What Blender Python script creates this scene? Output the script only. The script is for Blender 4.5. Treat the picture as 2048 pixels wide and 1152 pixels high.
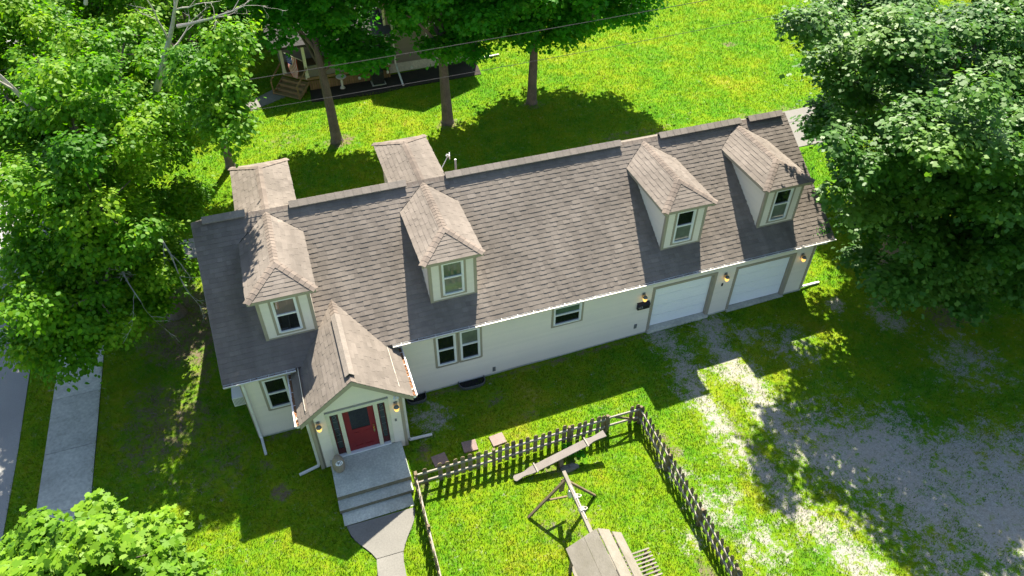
import bpy, math, random
import numpy as np
from mathutils import Vector

# ------------------------------------------------------------------ clean
for o in list(bpy.data.objects):
    bpy.data.objects.remove(o)
SC = bpy.context.scene
COL = SC.collection

# ------------------------------------------------------------------ camera
CAM_LOC = (3.168, -17.415, 21.133)
PITCH, YAW, ROLL = 42.238, 19.638, 0.433
cam = bpy.data.cameras.new("camera")
cam.sensor_width = 36.0
cam.lens = 36.0 * 1451.75 / 2048.0
cam.clip_start = 0.1
cam.clip_end = 2000
camo = bpy.data.objects.new("camera", cam)
COL.objects.link(camo)
a, b, c = (math.radians(v) for v in (PITCH, YAW, ROLL))
fw = Vector((math.sin(b) * math.cos(a), math.cos(b) * math.cos(a), -math.sin(a)))
rt0 = Vector((math.cos(b), -math.sin(b), 0))
up0 = rt0.cross(fw)
rt = rt0 * math.cos(c) + up0 * math.sin(c)
up = -rt0 * math.sin(c) + up0 * math.cos(c)
from mathutils import Matrix
camo.matrix_world = Matrix(((rt.x, up.x, -fw.x, CAM_LOC[0]), (rt.y, up.y, -fw.y, CAM_LOC[1]),
                            (rt.z, up.z, -fw.z, CAM_LOC[2]), (0, 0, 0, 1)))
SC.camera = camo

# ------------------------------------------------------------------ sky, sun, exposure
SUN_DIR = Vector((0.31, 0.775, 1.0)).normalized()      # towards the sun
elev = math.asin(SUN_DIR.z)
azim = math.atan2(SUN_DIR.x, SUN_DIR.y)
w = bpy.data.worlds.new("World")
SC.world = w
w.use_nodes = True
nt = w.node_tree
sky = nt.nodes.new("ShaderNodeTexSky")
sky.sky_type = 'NISHITA'
sky.sun_disc = False
sky.sun_elevation = elev
sky.sun_rotation = azim
sky.air_density = 1.0
sky.dust_density = 1.0
sky.ozone_density = 1.0
bg = nt.nodes["Background"]
bg.inputs[1].default_value = 0.078
nt.links.new(sky.outputs[0], bg.inputs[0])
sun = bpy.data.lights.new("sun", 'SUN')
sun.energy = 5.0
sun.angle = math.radians(0.53)
sun.color = (1.0, 0.93, 0.79)
suno = bpy.data.objects.new("sun", sun)
COL.objects.link(suno)
suno.rotation_euler = SUN_DIR.to_track_quat('Z', 'Y').to_euler()
suno.location = (30, 60, 80)
SC.view_settings.view_transform = 'Standard'
SC.view_settings.look = 'None'
SC.view_settings.gamma = 1.0
SC.view_settings.exposure = 1.52
SC.view_settings.use_curve_mapping = False

RNG = np.random.default_rng(11)
random.seed(5)
G1 = 0.019


def gz(x, y=0):
    return G1 * x


def project(P):
    P = np.atleast_2d(np.asarray(P, float)) - np.array(CAM_LOC)
    z = P @ np.array(fw)
    return np.stack([1024 + 1451.75 * (P @ np.array(rt)) / z, 576 - 1451.75 * (P @ np.array(up)) / z, z], 1)


# ------------------------------------------------------------------ mesh helpers
class MB:
    """collects polygons in world coordinates; build() links them as ONE mesh object"""

    def __init__(s):
        s.v, s.f, s.t, s.m = [], [], [], []

    def poly(s, pts, t=0.5, m=0):
        i = len(s.v)
        s.v += [tuple(p) for p in pts]
        s.f.append(tuple(range(i, i + len(pts))))
        s.t.append(t)
        s.m.append(m)

    def hexa(s, p, t=0.5, m=0):
        """8 corners: 0-3 bottom ring, 4-7 top ring"""
        i = len(s.v)
        s.v += [tuple(q) for q in p]
        for f in ((3, 2, 1, 0), (4, 5, 6, 7), (0, 1, 5, 4), (1, 2, 6, 5), (2, 3, 7, 6), (3, 0, 4, 7)):
            s.f.append(tuple(i + k for k in f))
            s.t.append(t)
            s.m.append(m)

    def box(s, x0, x1, y0, y1, z0, z1, t=0.5, m=0):
        s.hexa([(x0, y0, z0), (x1, y0, z0), (x1, y1, z0), (x0, y1, z0),
                (x0, y0, z1), (x1, y0, z1), (x1, y1, z1), (x0, y1, z1)], t, m)

    def bar(s, A, B, wd, ht, upv=(0, 0, 1), t=0.5, m=0, w2=None, h2=None):
        """rectangular bar from A to B, wd sideways, ht along upv"""
        A, B = Vector(A), Vector(B)
        d = (B - A).normalized()
        u = Vector(upv)
        r = d.cross(u)
        if r.length < 1e-5:
            r = d.cross(Vector((1, 0, 0)))
        r.normalize()
        u = r.cross(d).normalized()
        w2 = wd if w2 is None else w2
        h2 = ht if h2 is None else h2
        p = []
        for (P, ww, hh) in ((A, wd, ht), (B, w2, h2)):
            p += [P - r * ww / 2 - u * hh / 2, P + r * ww / 2 - u * hh / 2, P + r * ww / 2 + u * hh / 2, P - r * ww / 2 + u * hh / 2]
        s.hexa(p, t, m)

    def tube(s, pts, rad, n=8, t=0.5, m=0, cap=True, jit=0.0):
        pts = [Vector(p) for p in pts]
        if not hasattr(rad, '__len__'):
            rad = [rad] * len(pts)
        base = len(s.v)
        pr = None
        for k, p in enumerate(pts):
            d = (pts[min(k + 1, len(pts) - 1)] - pts[max(k - 1, 0)]).normalized()
            if pr is None:
                pr = d.orthogonal().normalized()
            r = (pr - d * pr.dot(d))
            r = r.normalized() if r.length > 1e-6 else d.orthogonal().normalized()
            pr = r
            q = d.cross(r)
            for j in range(n):
                an = 2 * math.pi * j / n
                rr = rad[k] * (1 + (random.random() - .5) * jit)
                s.v.append(tuple(p + (r * math.cos(an) + q * math.sin(an)) * rr))
        for k in range(len(pts) - 1):
            for j in range(n):
                j2 = (j + 1) % n
                s.f.append((base + k * n + j, base + k * n + j2, base + (k + 1) * n + j2, base + (k + 1) * n + j))
                s.t.append(t)
                s.m.append(m)
        if cap:
            s.f.append(tuple(base + j for j in reversed(range(n))))
            s.t.append(t); s.m.append(m)
            e = base + (len(pts) - 1) * n
            s.f.append(tuple(e + j for j in range(n)))
            s.t.append(t); s.m.append(m)

    def lathe(s, prof, c, n=20, t=0.5, m=0):
        """profile [(r,z)] about the vertical axis through c"""
        base = len(s.v)
        for (r, z) in prof:
            for j in range(n):
                an = 2 * math.pi * j / n
                s.v.append((c[0] + r * math.cos(an), c[1] + r * math.sin(an), c[2] + z))
        for k in range(len(prof) - 1):
            for j in range(n):
                j2 = (j + 1) % n
                s.f.append((base + k * n + j, base + k * n + j2, base + (k + 1) * n + j2, base + (k + 1) * n + j))
                s.t.append(t); s.m.append(m)
        s.f.append(tuple(base + j for j in reversed(range(n)))); s.t.append(t); s.m.append(m)
        e = base + (len(prof) - 1) * n
        s.f.append(tuple(e + j for j in range(n))); s.t.append(t); s.m.append(m)

    def mesh(s, name, org=(0, 0, 0), smooth=False):
        me = bpy.data.meshes.new(name)
        me.from_pydata([(v[0] - org[0], v[1] - org[1], v[2] - org[2]) for v in s.v], [], s.f)
        at = me.attributes.new('tint', 'FLOAT', 'FACE')
        at.data.foreach_set('value', np.array(s.t, np.float32))
        me.polygons.foreach_set('material_index', np.array(s.m, np.int32))
        if smooth:
            me.polygons.foreach_set('use_smooth', np.ones(len(s.f), bool))
        me.update()
        return me

    def build(s, name, mats, parent=None, loc=None, smooth=False):
        if not isinstance(mats, (list, tuple)):
            mats = [mats]
        org = root_loc(parent) if parent is not None else (loc or (0, 0, 0))
        me = s.mesh(name, org, smooth)
        for m in mats:
            me.materials.append(m)
        o = bpy.data.objects.new(name, me)
        COL.objects.link(o)
        if parent is not None:
            o.parent = parent
        else:
            o.location = org
        return o


def root_loc(o):
    while o.parent is not None:
        o = o.parent
    return tuple(o.location)


def np_mesh(name, V, k, tint=None, mat=None, parent=None, loc=(0, 0, 0)):
    """V: (n*k,3) world verts, consecutive groups of k form one polygon"""
    org = np.array(root_loc(parent) if parent is not None else loc)
    V = (V - org).astype(np.float32)
    n = len(V) // k
    me = bpy.data.meshes.new(name)
    me.vertices.add(n * k)
    me.vertices.foreach_set('co', V.ravel())
    me.loops.add(n * k)
    me.loops.foreach_set('vertex_index', np.arange(n * k, dtype=np.int32))
    me.polygons.add(n)
    me.polygons.foreach_set('loop_start', np.arange(0, n * k, k, dtype=np.int32))
    if tint is not None:
        at = me.attributes.new('tint', 'FLOAT', 'FACE')
        at.data.foreach_set('value', tint.astype(np.float32))
    me.update(calc_edges=True)
    me.materials.append(mat)
    o = bpy.data.objects.new(name, me)
    COL.objects.link(o)
    if parent is not None:
        o.parent = parent
    else:
        o.location = tuple(org)
    return o


def tag(o, label=None, cat=None, group=None, kind=None):
    if label: o['label'] = label
    if cat: o['category'] = cat
    if group: o['group'] = group
    if kind: o['kind'] = kind
    return o


def thing(name, label, cat, loc, group=None):
    o = bpy.data.objects.new(name, None)
    o.empty_display_size = 0.2
    COL.objects.link(o)
    o.location = loc
    return tag(o, label, cat, group)


def inst(me, name, parent, off):
    """another object sharing the mesh, offset from the thing's base"""
    o = bpy.data.objects.new(name, me)
    COL.objects.link(o)
    o.parent = parent
    o.location = off
    return o


# ------------------------------------------------------------------ materials
MATS = {}


def new_mat(name):
    m = bpy.data.materials.new(name)
    m.use_nodes = True
    MATS[name] = m
    return m, m.node_tree, m.node_tree.nodes["Principled BSDF"]


def N(nt, typ, **kw):
    n = nt.nodes.new(typ)
    for k, v in kw.items():
        setattr(n, k, v)
    return n


def noise(nt, scale, detail=4, rough=.6, vec=None, dist=0.0):
    n = N(nt, "ShaderNodeTexNoise")
    n.inputs['Scale'].default_value = scale
    n.inputs['Detail'].default_value = detail
    n.inputs['Roughness'].default_value = rough
    n.inputs['Distortion'].default_value = dist
    if vec is not None:
        nt.links.new(vec, n.inputs['Vector'])
    return n.outputs['Fac']


def math_(nt, op, a, b=None, c=None, clamp=False):
    n = N(nt, "ShaderNodeMath", operation=op, use_clamp=clamp)
    for i, v in enumerate((a, b, c)):
        if v is None: continue
        if isinstance(v, (int, float)):
            n.inputs[i].default_value = v
        else:
            nt.links.new(v, n.inputs[i])
    return n.outputs[0]


def ramp(nt, fac, stops, interp='LINEAR'):
    r = N(nt, "ShaderNodeValToRGB")
    r.color_ramp.interpolation = interp
    e = r.color_ramp.elements
    while len(e) < len(stops): e.new(0.5)
    for el, (p, col) in zip(e, stops):
        el.position = p
        el.color = tuple(col) + (1,) if len(col) == 3 else col
    nt.links.new(fac, r.inputs[0])
    return r.outputs[0]


def mix(nt, fac, a, b, typ='MIX'):
    n = N(nt, "ShaderNodeMix", data_type='RGBA', blend_type=typ)
    for i, v in ((0, fac), (6, a), (7, b)):
        if isinstance(v, (int, float)):
            n.inputs[i].default_value = v
        elif isinstance(v, tuple):
            n.inputs[i].default_value = v + (1,) if len(v) == 3 else v
        else:
            nt.links.new(v, n.inputs[i])
    return n.outputs[2]


def maprange(nt, v, a, b, c, d):
    n = N(nt, "ShaderNodeMapRange")
    nt.links.new(v, n.inputs[0])
    for i, q in enumerate((a, b, c, d)): n.inputs[i + 1].default_value = q
    return n.outputs[0]


def pos(nt):
    return N(nt, "ShaderNodeNewGeometry").outputs['Position']


def attr(nt, name):
    return N(nt, "ShaderNodeAttribute", attribute_name=name).outputs['Fac']


def bump(nt, h, strength, dist=0.02):
    b = N(nt, "ShaderNodeBump")
    b.inputs['Strength'].default_value = strength
    b.inputs['Distance'].default_value = dist
    nt.links.new(h, b.inputs['Height'])
    return b.outputs[0]


def pmat(name, col, col2=None, rough=.6, big=1.2, fine=25, var=.25, tint=.0, bmp=.15, spec=.4, metal=0, streak=None):
    """painted/wood/concrete surface: two-scale colour wear, tint attribute, fine relief"""
    m, nt, bs = new_mat(name)
    P = pos(nt)
    vec = P
    if streak:
        mp = N(nt, "ShaderNodeMapping")
        mp.inputs['Scale'].default_value = streak
        nt.links.new(P, mp.inputs[0])
        vec = mp.outputs[0]
    n1 = noise(nt, big, 4, .6, P)
    n2 = noise(nt, fine, 5, .65, vec)
    c2 = col2 or tuple(v * .7 for v in col)
    cc = mix(nt, maprange(nt, n1, .3, .7, 0, 1), col, c2)
    f = maprange(nt, n2, .25, .75, 1 - var, 1 + var)
    if tint:
        f = math_(nt, 'MULTIPLY', f, maprange(nt, attr(nt, 'tint'), 0, 1, 1 - tint, 1 + tint))
    g = N(nt, "ShaderNodeCombineXYZ")
    for i in range(3): nt.links.new(f, g.inputs[i])
    cc = mix(nt, 1.0, cc, g.outputs[0], 'MULTIPLY')
    nt.links.new(cc, bs.inputs['Base Color'])
    nt.links.new(maprange(nt, n2, .2, .8, max(0, rough - .1), min(1, rough + .12)), bs.inputs['Roughness'])
    bs.inputs['Specular IOR Level'].default_value = spec
    bs.inputs['Metallic'].default_value = metal
    if bmp:
        nt.links.new(bump(nt, n2, bmp), bs.inputs['Normal'])
    return m


siding = pmat('vinyl_siding', (.79, .715, .60), (.73, .665, .57), .5, .5, 40, .05, 0.02, .05)
trim = pmat('tan_trim', (.36, .315, .235), (.32, .285, .22), .55, .8, 30, .08, 0, .05)
white = pmat('white_vinyl', (.78, .78, .77), (.70, .71, .70), .4, 1.5, 30, .05, 0, .03)
gutterm = pmat('gutter_white', (.78, .77, .74), (.62, .60, .55), .42, 2.5, 18, .1, 0, .03)
garagem = pmat('garage_door_white', (.90, .91, .90), (.86, .87, .87), .45, .7, 20, .04, 0, .03)
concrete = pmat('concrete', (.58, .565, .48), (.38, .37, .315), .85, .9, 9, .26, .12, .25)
stoopm = pmat('weathered_concrete', (.56, .57, .48), (.42, .43, .365), .85, 1.6, 16, .28, .1, .3)
riserm = pmat('stained_riser', (.23, .20, .13), (.15, .135, .085), .9, 2.5, 14, .3, .1, .3)
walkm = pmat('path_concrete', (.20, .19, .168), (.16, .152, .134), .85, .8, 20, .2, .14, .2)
asphalt = pmat('asphalt', (.30, .295, .275), (.235, .232, .22), .85, .35, 40, .22, 0, .3)
sealm = pmat('tar_seal', (.03, .03, .032), None, .5, 4, 40, .2, 0, .05)
oldwood = pmat('grey_old_wood', (.30, .275, .235), (.20, .18, .15), .8, 3, 14, .3, .25, .3, streak=(4, 4, .6))
fencew = pmat('fence_wood', (.20, .15, .088), (.145, .11, .066), .8, 3, 20, .3, .3, .3, streak=(4, 4, .5))
railw = pmat('fence_rail_wood', (.34, .31, .26), (.25, .225, .185), .8, 3, 20, .25, .2, .3)
plankw = pmat('plank_wood', (.225, .20, .178), (.175, .152, .135), .75, 2, 16, .25, .2, .3, streak=(.8, 5, 5))
playw = pmat('playhouse_wood', (.25, .225, .185), (.19, .17, .13), .8, 2.2, 14, .25, .15, .3, streak=(6, 1, 6))
redm = pmat('red_door_paint', (.22, .016, .018), (.18, .014, .016), .4, 1.2, 20, .1, 0, .04)
darkred = pmat('dark_red_frame', (.10, .018, .016), None, .45, 2, 20, .1, 0, .04)
brass = pmat('brass', (.75, .52, .2), None, .25, 4, 20, .1, 0, .02, metal=1)
black = pmat('black_metal', (.012, .013, .016), None, .45, 4, 30, .15, 0, .05)
greym = pmat('grey_metal', (.35, .36, .37), None, .4, 4, 30, .1, 0, .05, metal=.6)
galv = pmat('galvanised_well', (.16, .17, .18), None, .5, 4, 20, .25, 0, .1, metal=.4)
jarm = pmat('stoneware', (.34, .28, .20), (.27, .225, .16), .45, 3, 20, .15, 0, .08)
dark = pmat('dark_void', (.012, .012, .013), None, .9, 3, 10, .1, 0, 0)
paver = pmat('paver_stone', (.27, .19, .165), (.22, .165, .145), .85, 3, 25, .25, .1, .2)
rockm = pmat('grey_rock', (.19, .175, .15), (.12, .115, .10), .85, 4, 18, .35, 0, .5)
ceram = pmat('pale_ceramic', (.6, .57, .46), (.48, .46, .38), .6, 4, 20, .15, 0, .05)
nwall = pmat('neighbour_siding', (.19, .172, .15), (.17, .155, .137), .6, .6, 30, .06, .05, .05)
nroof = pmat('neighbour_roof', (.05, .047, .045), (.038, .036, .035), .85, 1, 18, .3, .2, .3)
deckw = pmat('deck_wood', (.27, .175, .075), (.20, .13, .06), .7, 2, 16, .25, .15, .2)
cream = pmat('cream_paint', (.66, .64, .5), (.58, .56, .44), .5, 2, 20, .06, 0, .03)
mulch = pmat('dark_mulch', (.035, .025, .018), (.02, .016, .012), .95, 2, 30, .5, .3, .5)
rope = pmat('white_rope', (.62, .58, .50), None, .8, 6, 60, .2, 0, .2)
plastic = pmat('white_plastic', (.75, .74, .68), None, .4, 5, 20, .06, 0, .02)
acgreen = pmat('green_unit', (.02, .04, .03), None, .5, 3, 20, .15, 0, .05)
wirem = pmat('wire', (.05, .05, .05), None, .6, 5, 20, .1, 0, 0)
deadw = pmat('dead_branch', (.42, .39, .34), (.33, .30, .26), .8, 3, 18, .25, .2, .3)
bark = pmat('bark', (.165, .135, .105), (.10, .085, .068), .9, 2.5, 12, .4, .15, .9, streak=(3, 3, .8))
litter = pmat('leaf_litter', (.22, .11, .05), (.10, .06, .03), .9, 8, 50, .5, .5, .3)
stoneleaf = pmat('dry_leaf', (.33, .13, .06), (.24, .16, .08), .8, 8, 50, .3, .4, .1)
def cloth_mat(name, col):
    m = pmat(name, col, None, .7, 4, 20, .06, 0, .03)
    nt = m.node_tree
    bs = nt.nodes["Principled BSDF"]
    tr = N(nt, "ShaderNodeBsdfTranslucent")
    nt.links.new(bs.inputs['Base Color'].links[0].from_socket, tr.inputs[0])
    mx = N(nt, "ShaderNodeMixShader")
    mx.inputs[0].default_value = .5
    nt.links.new(bs.outputs[0], mx.inputs[1])
    nt.links.new(tr.outputs[0], mx.inputs[2])
    nt.links.new(mx.outputs[0], nt.nodes["Material Output"].inputs[0])
    return m


flagR = cloth_mat('flag_red', (.62, .05, .045))
flagW = cloth_mat('flag_white', (.88, .84, .78))
flagB = cloth_mat('flag_blue', (.03, .045, .16))
curtain = pmat('curtain', (.30, .235, .2), (.22, .17, .15), .8, 9, 40, .3, 0, .2)
blind = pmat('window_blind', (.28, .30, .25), (.25, .27, .23), .7, 2, 10, .08, 0, .05)


# shingles --------------------------------------------------------
def shingle_mat(name, ca, cb, cc):
    m, nt, bs = new_mat(name)
    P = pos(nt)
    t = attr(nt, 'tint')
    base = ramp(nt, t, [(0.0, cb), (.5, ca), (1.0, cc)])
    n1 = noise(nt, .55, 5, .6, P)
    n2 = noise(nt, 55, 4, .8, P)
    mp = N(nt, "ShaderNodeMapping")
    mp.inputs['Scale'].default_value = (2.2, .22, .22)
    nt.links.new(P, mp.inputs[0])
    n3 = noise(nt, 1.0, 4, .6, mp.outputs[0])
    f = math_(nt, 'MULTIPLY', maprange(nt, n1, .3, .7, .80, 1.16), maprange(nt, n2, .2, .8, .72, 1.28))
    f = math_(nt, 'MULTIPLY', f, maprange(nt, n3, .3, .7, .86, 1.10))
    g = N(nt, "ShaderNodeCombineXYZ")
    for i in range(3): nt.links.new(f, g.inputs[i])
    nt.links.new(mix(nt, 1.0, base, g.outputs[0], 'MULTIPLY'), bs.inputs['Base Color'])
    bs.inputs['Roughness'].default_value = .9
    bs.inputs['Specular IOR Level'].default_value = .25
    nt.links.new(bump(nt, n2, .35, .01), bs.inputs['Normal'])
    return m


shing = shingle_mat('asphalt_shingle', (.190, .162, .138), (.140, .120, .103), (.244, .209, .180))
capm = shingle_mat('ridge_cap_shingle', (.20, .162, .135), (.165, .135, .114), (.235, .192, .16))
ventm = pmat('ridge_vent', (.26, .22, .187), (.205, .178, .152), .85, 3, 20, .2, .1, .2)

# glass -----------------------------------------------------------
def glass_mat(name, col):
    m, nt, bs = new_mat(name)
    P = pos(nt)
    nt.links.new(mix(nt, maprange(nt, noise(nt, 1.5, 3, .6, P), .35, .65, 0, 1), col, tuple(v * .6 for v in col)), bs.inputs['Base Color'])
    bs.inputs['Roughness'].default_value = .04
    bs.inputs['Specular IOR Level'].default_value = .6
    bs.inputs['Coat Weight'].default_value = .3
    bs.inputs['Coat Roughness'].default_value = .03
    nt.links.new(bump(nt, noise(nt, 1.3, 2, .5, P), .03, .05), bs.inputs['Normal'])
    return m


g_dark = glass_mat('dark_glass', (.010, .014, .013))
g_pale = glass_mat('pale_glass', (.17, .20, .155))  # opaque panes in pale, green and beige tints
g_green = glass_mat('green_glass', (.09, .15, .10))
g_beige = glass_mat('beige_glass', (.17, .135, .115))
g_lead = glass_mat('leaded_glass', (.035, .05, .045))

# bulb glass: lit coach lamps
m, nt, bs = new_mat('amber_lamp_glass')
bs.inputs['Base Color'].default_value = (.75, .42, .10, 1)
bs.inputs['Roughness'].default_value = .15
nt.links.new(ramp(nt, noise(nt, 30, 2, .5, pos(nt)), [(.35, (1.0, .42, .05)), (.65, (1.0, .70, .22))]), bs.inputs['Emission Color'])
bs.inputs['Emission Strength'].default_value = .55
amber = m


# leaves ----------------------------------------------------------
def leaf_mat(name, lo, mid, hi, trans=.35, gloss=.35):
    m, nt, bs = new_mat(name)
    out = nt.nodes["Material Output"]
    col = ramp(nt, attr(nt, 'tint'), [(0, lo), (.5, mid), (1, hi)])
    nt.links.new(col, bs.inputs['Base Color'])
    bs.inputs['Roughness'].default_value = .5
    bs.inputs['Specular IOR Level'].default_value = gloss
    tr = N(nt, "ShaderNodeBsdfTranslucent")
    tc = mix(nt, 1.0, col, (1.25, 1.35, .35), 'MULTIPLY')
    nt.links.new(tc, tr.inputs[0])
    mx = N(nt, "ShaderNodeMixShader")
    mx.inputs[0].default_value = trans
    nt.links.new(bs.outputs[0], mx.inputs[1])
    nt.links.new(tr.outputs[0], mx.inputs[2])
    nt.links.new(mx.outputs[0], out.inputs[0])
    return m


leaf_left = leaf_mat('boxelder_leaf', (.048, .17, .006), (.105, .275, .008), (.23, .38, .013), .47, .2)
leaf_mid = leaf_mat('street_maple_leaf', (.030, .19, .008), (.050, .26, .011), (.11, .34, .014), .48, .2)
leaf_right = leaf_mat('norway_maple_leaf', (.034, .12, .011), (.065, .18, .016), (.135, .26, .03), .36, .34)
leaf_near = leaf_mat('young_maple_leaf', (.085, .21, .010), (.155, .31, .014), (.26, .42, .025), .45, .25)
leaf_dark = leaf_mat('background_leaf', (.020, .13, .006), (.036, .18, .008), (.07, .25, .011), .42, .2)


# lawn ------------------------------------------------------------
def lawn_color(nt, P):
    n0 = noise(nt, .16, 3, .55, P)
    n1 = noise(nt, .9, 4, .6, P)
    n2 = noise(nt, 5.0, 4, .7, P)
    k = math_(nt, 'ADD', math_(nt, 'MULTIPLY', n1, .55), math_(nt, 'MULTIPLY', n2, .45))
    k = math_(nt, 'ADD', k, math_(nt, 'MULTIPLY', math_(nt, 'SUBTRACT', n0, .5), .5))
    k = math_(nt, 'ADD', math_(nt, 'MULTIPLY', math_(nt, 'SUBTRACT', k, .5), .95), .51)
    return ramp(nt, k, [(.22, (.034, .160, .010)), (.42, (.088, .222, .009)), (.56, (.152, .252, .008)), (.68, (.225, .268, .014)), (.80, (.35, .31, .10))])


m, nt, bs = new_mat('lawn')
P = pos(nt)
gc = lawn_color(nt, P)
thatch = mix(nt, maprange(nt, noise(nt, 14, 4, .7, P), .3, .7, 0, 1), (.16, .13, .07), (.26, .215, .13))
gc = mix(nt, maprange(nt, noise(nt, 7, 5, .75, P), .52, .72, 0, .35), gc, thatch)
dirtc = mix(nt, maprange(nt, noise(nt, 9, 5, .7, P), .3, .7, 0, 1), (.115, .085, .055), (.20, .155, .11))
gravn = math_(nt, 'ADD', math_(nt, 'MULTIPLY', noise(nt, 11, 4, .8, P), .55), math_(nt, 'MULTIPLY', noise(nt, 30, 3, .85, P), .45))
gravc = ramp(nt, gravn, [(.30, (.10, .098, .08)), (.44, (.28, .27, .23)), (.54, (.36, .35, .305)), (.68, (.47, .455, .40))])
gravc = mix(nt, maprange(nt, noise(nt, 1.4, 4, .6, P), .4, .7, 0, .35), gravc, (.36, .30, .215))
nb = math_(nt, 'ADD', math_(nt, 'MULTIPLY', noise(nt, 3.2, 5, .7, P), .6), math_(nt, 'MULTIPLY', noise(nt, 16, 4, .75, P), .4))
dm = maprange(nt, math_(nt, 'ADD', attr(nt, 'dirt'), math_(nt, 'MULTIPLY', math_(nt, 'SUBTRACT', nb, .5), 2.2)), .28, .60, 0, 1)
gm = maprange(nt, math_(nt, 'ADD', attr(nt, 'gravel'), math_(nt, 'MULTIPLY', math_(nt, 'SUBTRACT', nb, .5), 3.0)), .26, .54, 0, 1)
cc = mix(nt, dm, gc, dirtc)
cc = mix(nt, gm, cc, gravc)
nt.links.new(cc, bs.inputs['Base Color'])
bs.inputs['Roughness'].default_value = .95
bs.inputs['Specular IOR Level'].default_value = .02
nt.links.new(bump(nt, math_(nt, 'ADD', noise(nt, 30, 4, .8, P), noise(nt, 6, 3, .6, P)), .7, .04), bs.inputs['Normal'])
lawn = m

m, nt, bs = new_mat('grass_blade')
out = nt.nodes["Material Output"]
P = pos(nt)
gc = lawn_color(nt, P)
t = attr(nt, 'tint')
f = maprange(nt, t, 0, 1, .92, 1.14)
g = N(nt, "ShaderNodeCombineXYZ")
for i in range(3): nt.links.new(f, g.inputs[i])
gc = mix(nt, 1.0, gc, g.outputs[0], 'MULTIPLY')
gc = mix(nt, maprange(nt, t, .9, .98, 0, .5), gc, (.36, .30, .10))
nt.links.new(gc, bs.inputs['Base Color'])
bs.inputs['Roughness'].default_value = .7
bs.inputs['Specular IOR Level'].default_value = .04
tr = N(nt, "ShaderNodeBsdfTranslucent")
nt.links.new(gc, tr.inputs[0])
mx = N(nt, "ShaderNodeMixShader")
mx.inputs[0].default_value = .5
nt.links.new(bs.outputs[0], mx.inputs[1])
nt.links.new(tr.outputs[0], mx.inputs[2])
nt.links.new(mx.outputs[0], out.inputs[0])
blade = m


# ================================================================== THE SETTING
def vnoise(x, y, s, seed):
    """smooth value noise"""
    r = np.random.default_rng(seed).random((64, 64))
    u, v = x * s, y * s
    i, j = np.floor(u).astype(int), np.floor(v).astype(int)
    fu, fv = u - i, v - j
    fu = fu * fu * (3 - 2 * fu); fv = fv * fv * (3 - 2 * fv)
    g = lambda p, q: r[p % 64, q % 64]
    return (g(i, j) * (1 - fu) + g(i + 1, j) * fu) * (1 - fv) + (g(i, j + 1) * (1 - fu) + g(i + 1, j + 1) * fu) * fv


def seg_dist(x, y, pl):
    d = np.full(x.shape, 1e9)
    for (x0, y0), (x1, y1) in zip(pl[:-1], pl[1:]):
        dx, dy = x1 - x0, y1 - y0
        t = np.clip(((x - x0) * dx + (y - y0) * dy) / (dx * dx + dy * dy + 1e-9), 0, 1)
        d = np.minimum(d, np.hypot(x - x0 - t * dx, y - y0 - t * dy))
    return d


def in_poly(x, y, poly):
    r = np.zeros(x.shape, bool)
    n = len(poly)
    for i in range(n):
        x0, y0 = poly[i]; x1, y1 = poly[(i + 1) % n]
        c = ((y0 > y) != (y1 > y)) & (x < (x1 - x0) * (y - y0) / (y1 - y0 + 1e-12) + x0)
        r ^= c
    return r


def sm(d, a, b):
    t = np.clip((d - a) / (b - a), 0, 1)
    return t * t * (3 - 2 * t)


T1 = [(15.6, -.4), (15.6, -1.9), (15.4, -3.2), (15.5, -4.8), (15.6, -6.3), (15.8, -7.2), (16.0, -8.6), (16.4, -9.8), (16.7, -11.2), (17, -14)]
T2 = [(17.8, -.4), (17.3, -1.9), (17.2, -2.6), (17.6, -3.5), (17.5, -5.3), (17.5, -6.4), (17.8, -7.1), (18.6, -8.4)]
BIG = [(17.4, -5.6), (19.8, -5.6), (21.2, -6.7), (22.6, -7.8), (25.5, -9.0), (40, -11), (40, -25), (20, -25), (18.2, -11.9), (18.0, -9.8), (17.6, -7.8)]


def gravel_mask(x, y):
    wob = (vnoise(x, y, 1.3, 3) - .5) * .5
    g = .52 * (1 - sm(seg_dist(x, y, T1) + wob, .0, 1.15))
    g = np.maximum(g, .57 * (1 - sm(seg_dist(x, y, T2) + wob, .0, 1.3)))
    inside = in_poly(x, y, BIG)
    db = seg_dist(x, y, BIG + BIG[:1])
    sd = np.where(inside, db, -db) + wob * 1.6
    g = np.maximum(g, .58 * sm(sd, -2.4, 1.8) * (.66 + .55 * vnoise(x, y, .8, 9)))
    for (cx, cy, r, k) in ((13.7, -7.7, 1.3, .38), (14.2, -9.4, 1.4, .40), (13.1, -6.3, .9, .32), (20.0, -2.6, 1.6, .36), (23.2, -1.2, .6, .5), (24.6, -2.6, 1.2, .42), (18.6, -1.5, .7, .45), (26, -5.5, 2.0, .40),
                         (12.4, -8.6, .8, .36), (5.9, -1.1, 1.2, .46), (16.5, -1.1, 1.5, .22)):
        g = np.maximum(g, k * (1 - sm(np.hypot(x - cx, y - cy) + wob, .2 * r, 1.2 * r)))
    return g


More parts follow.
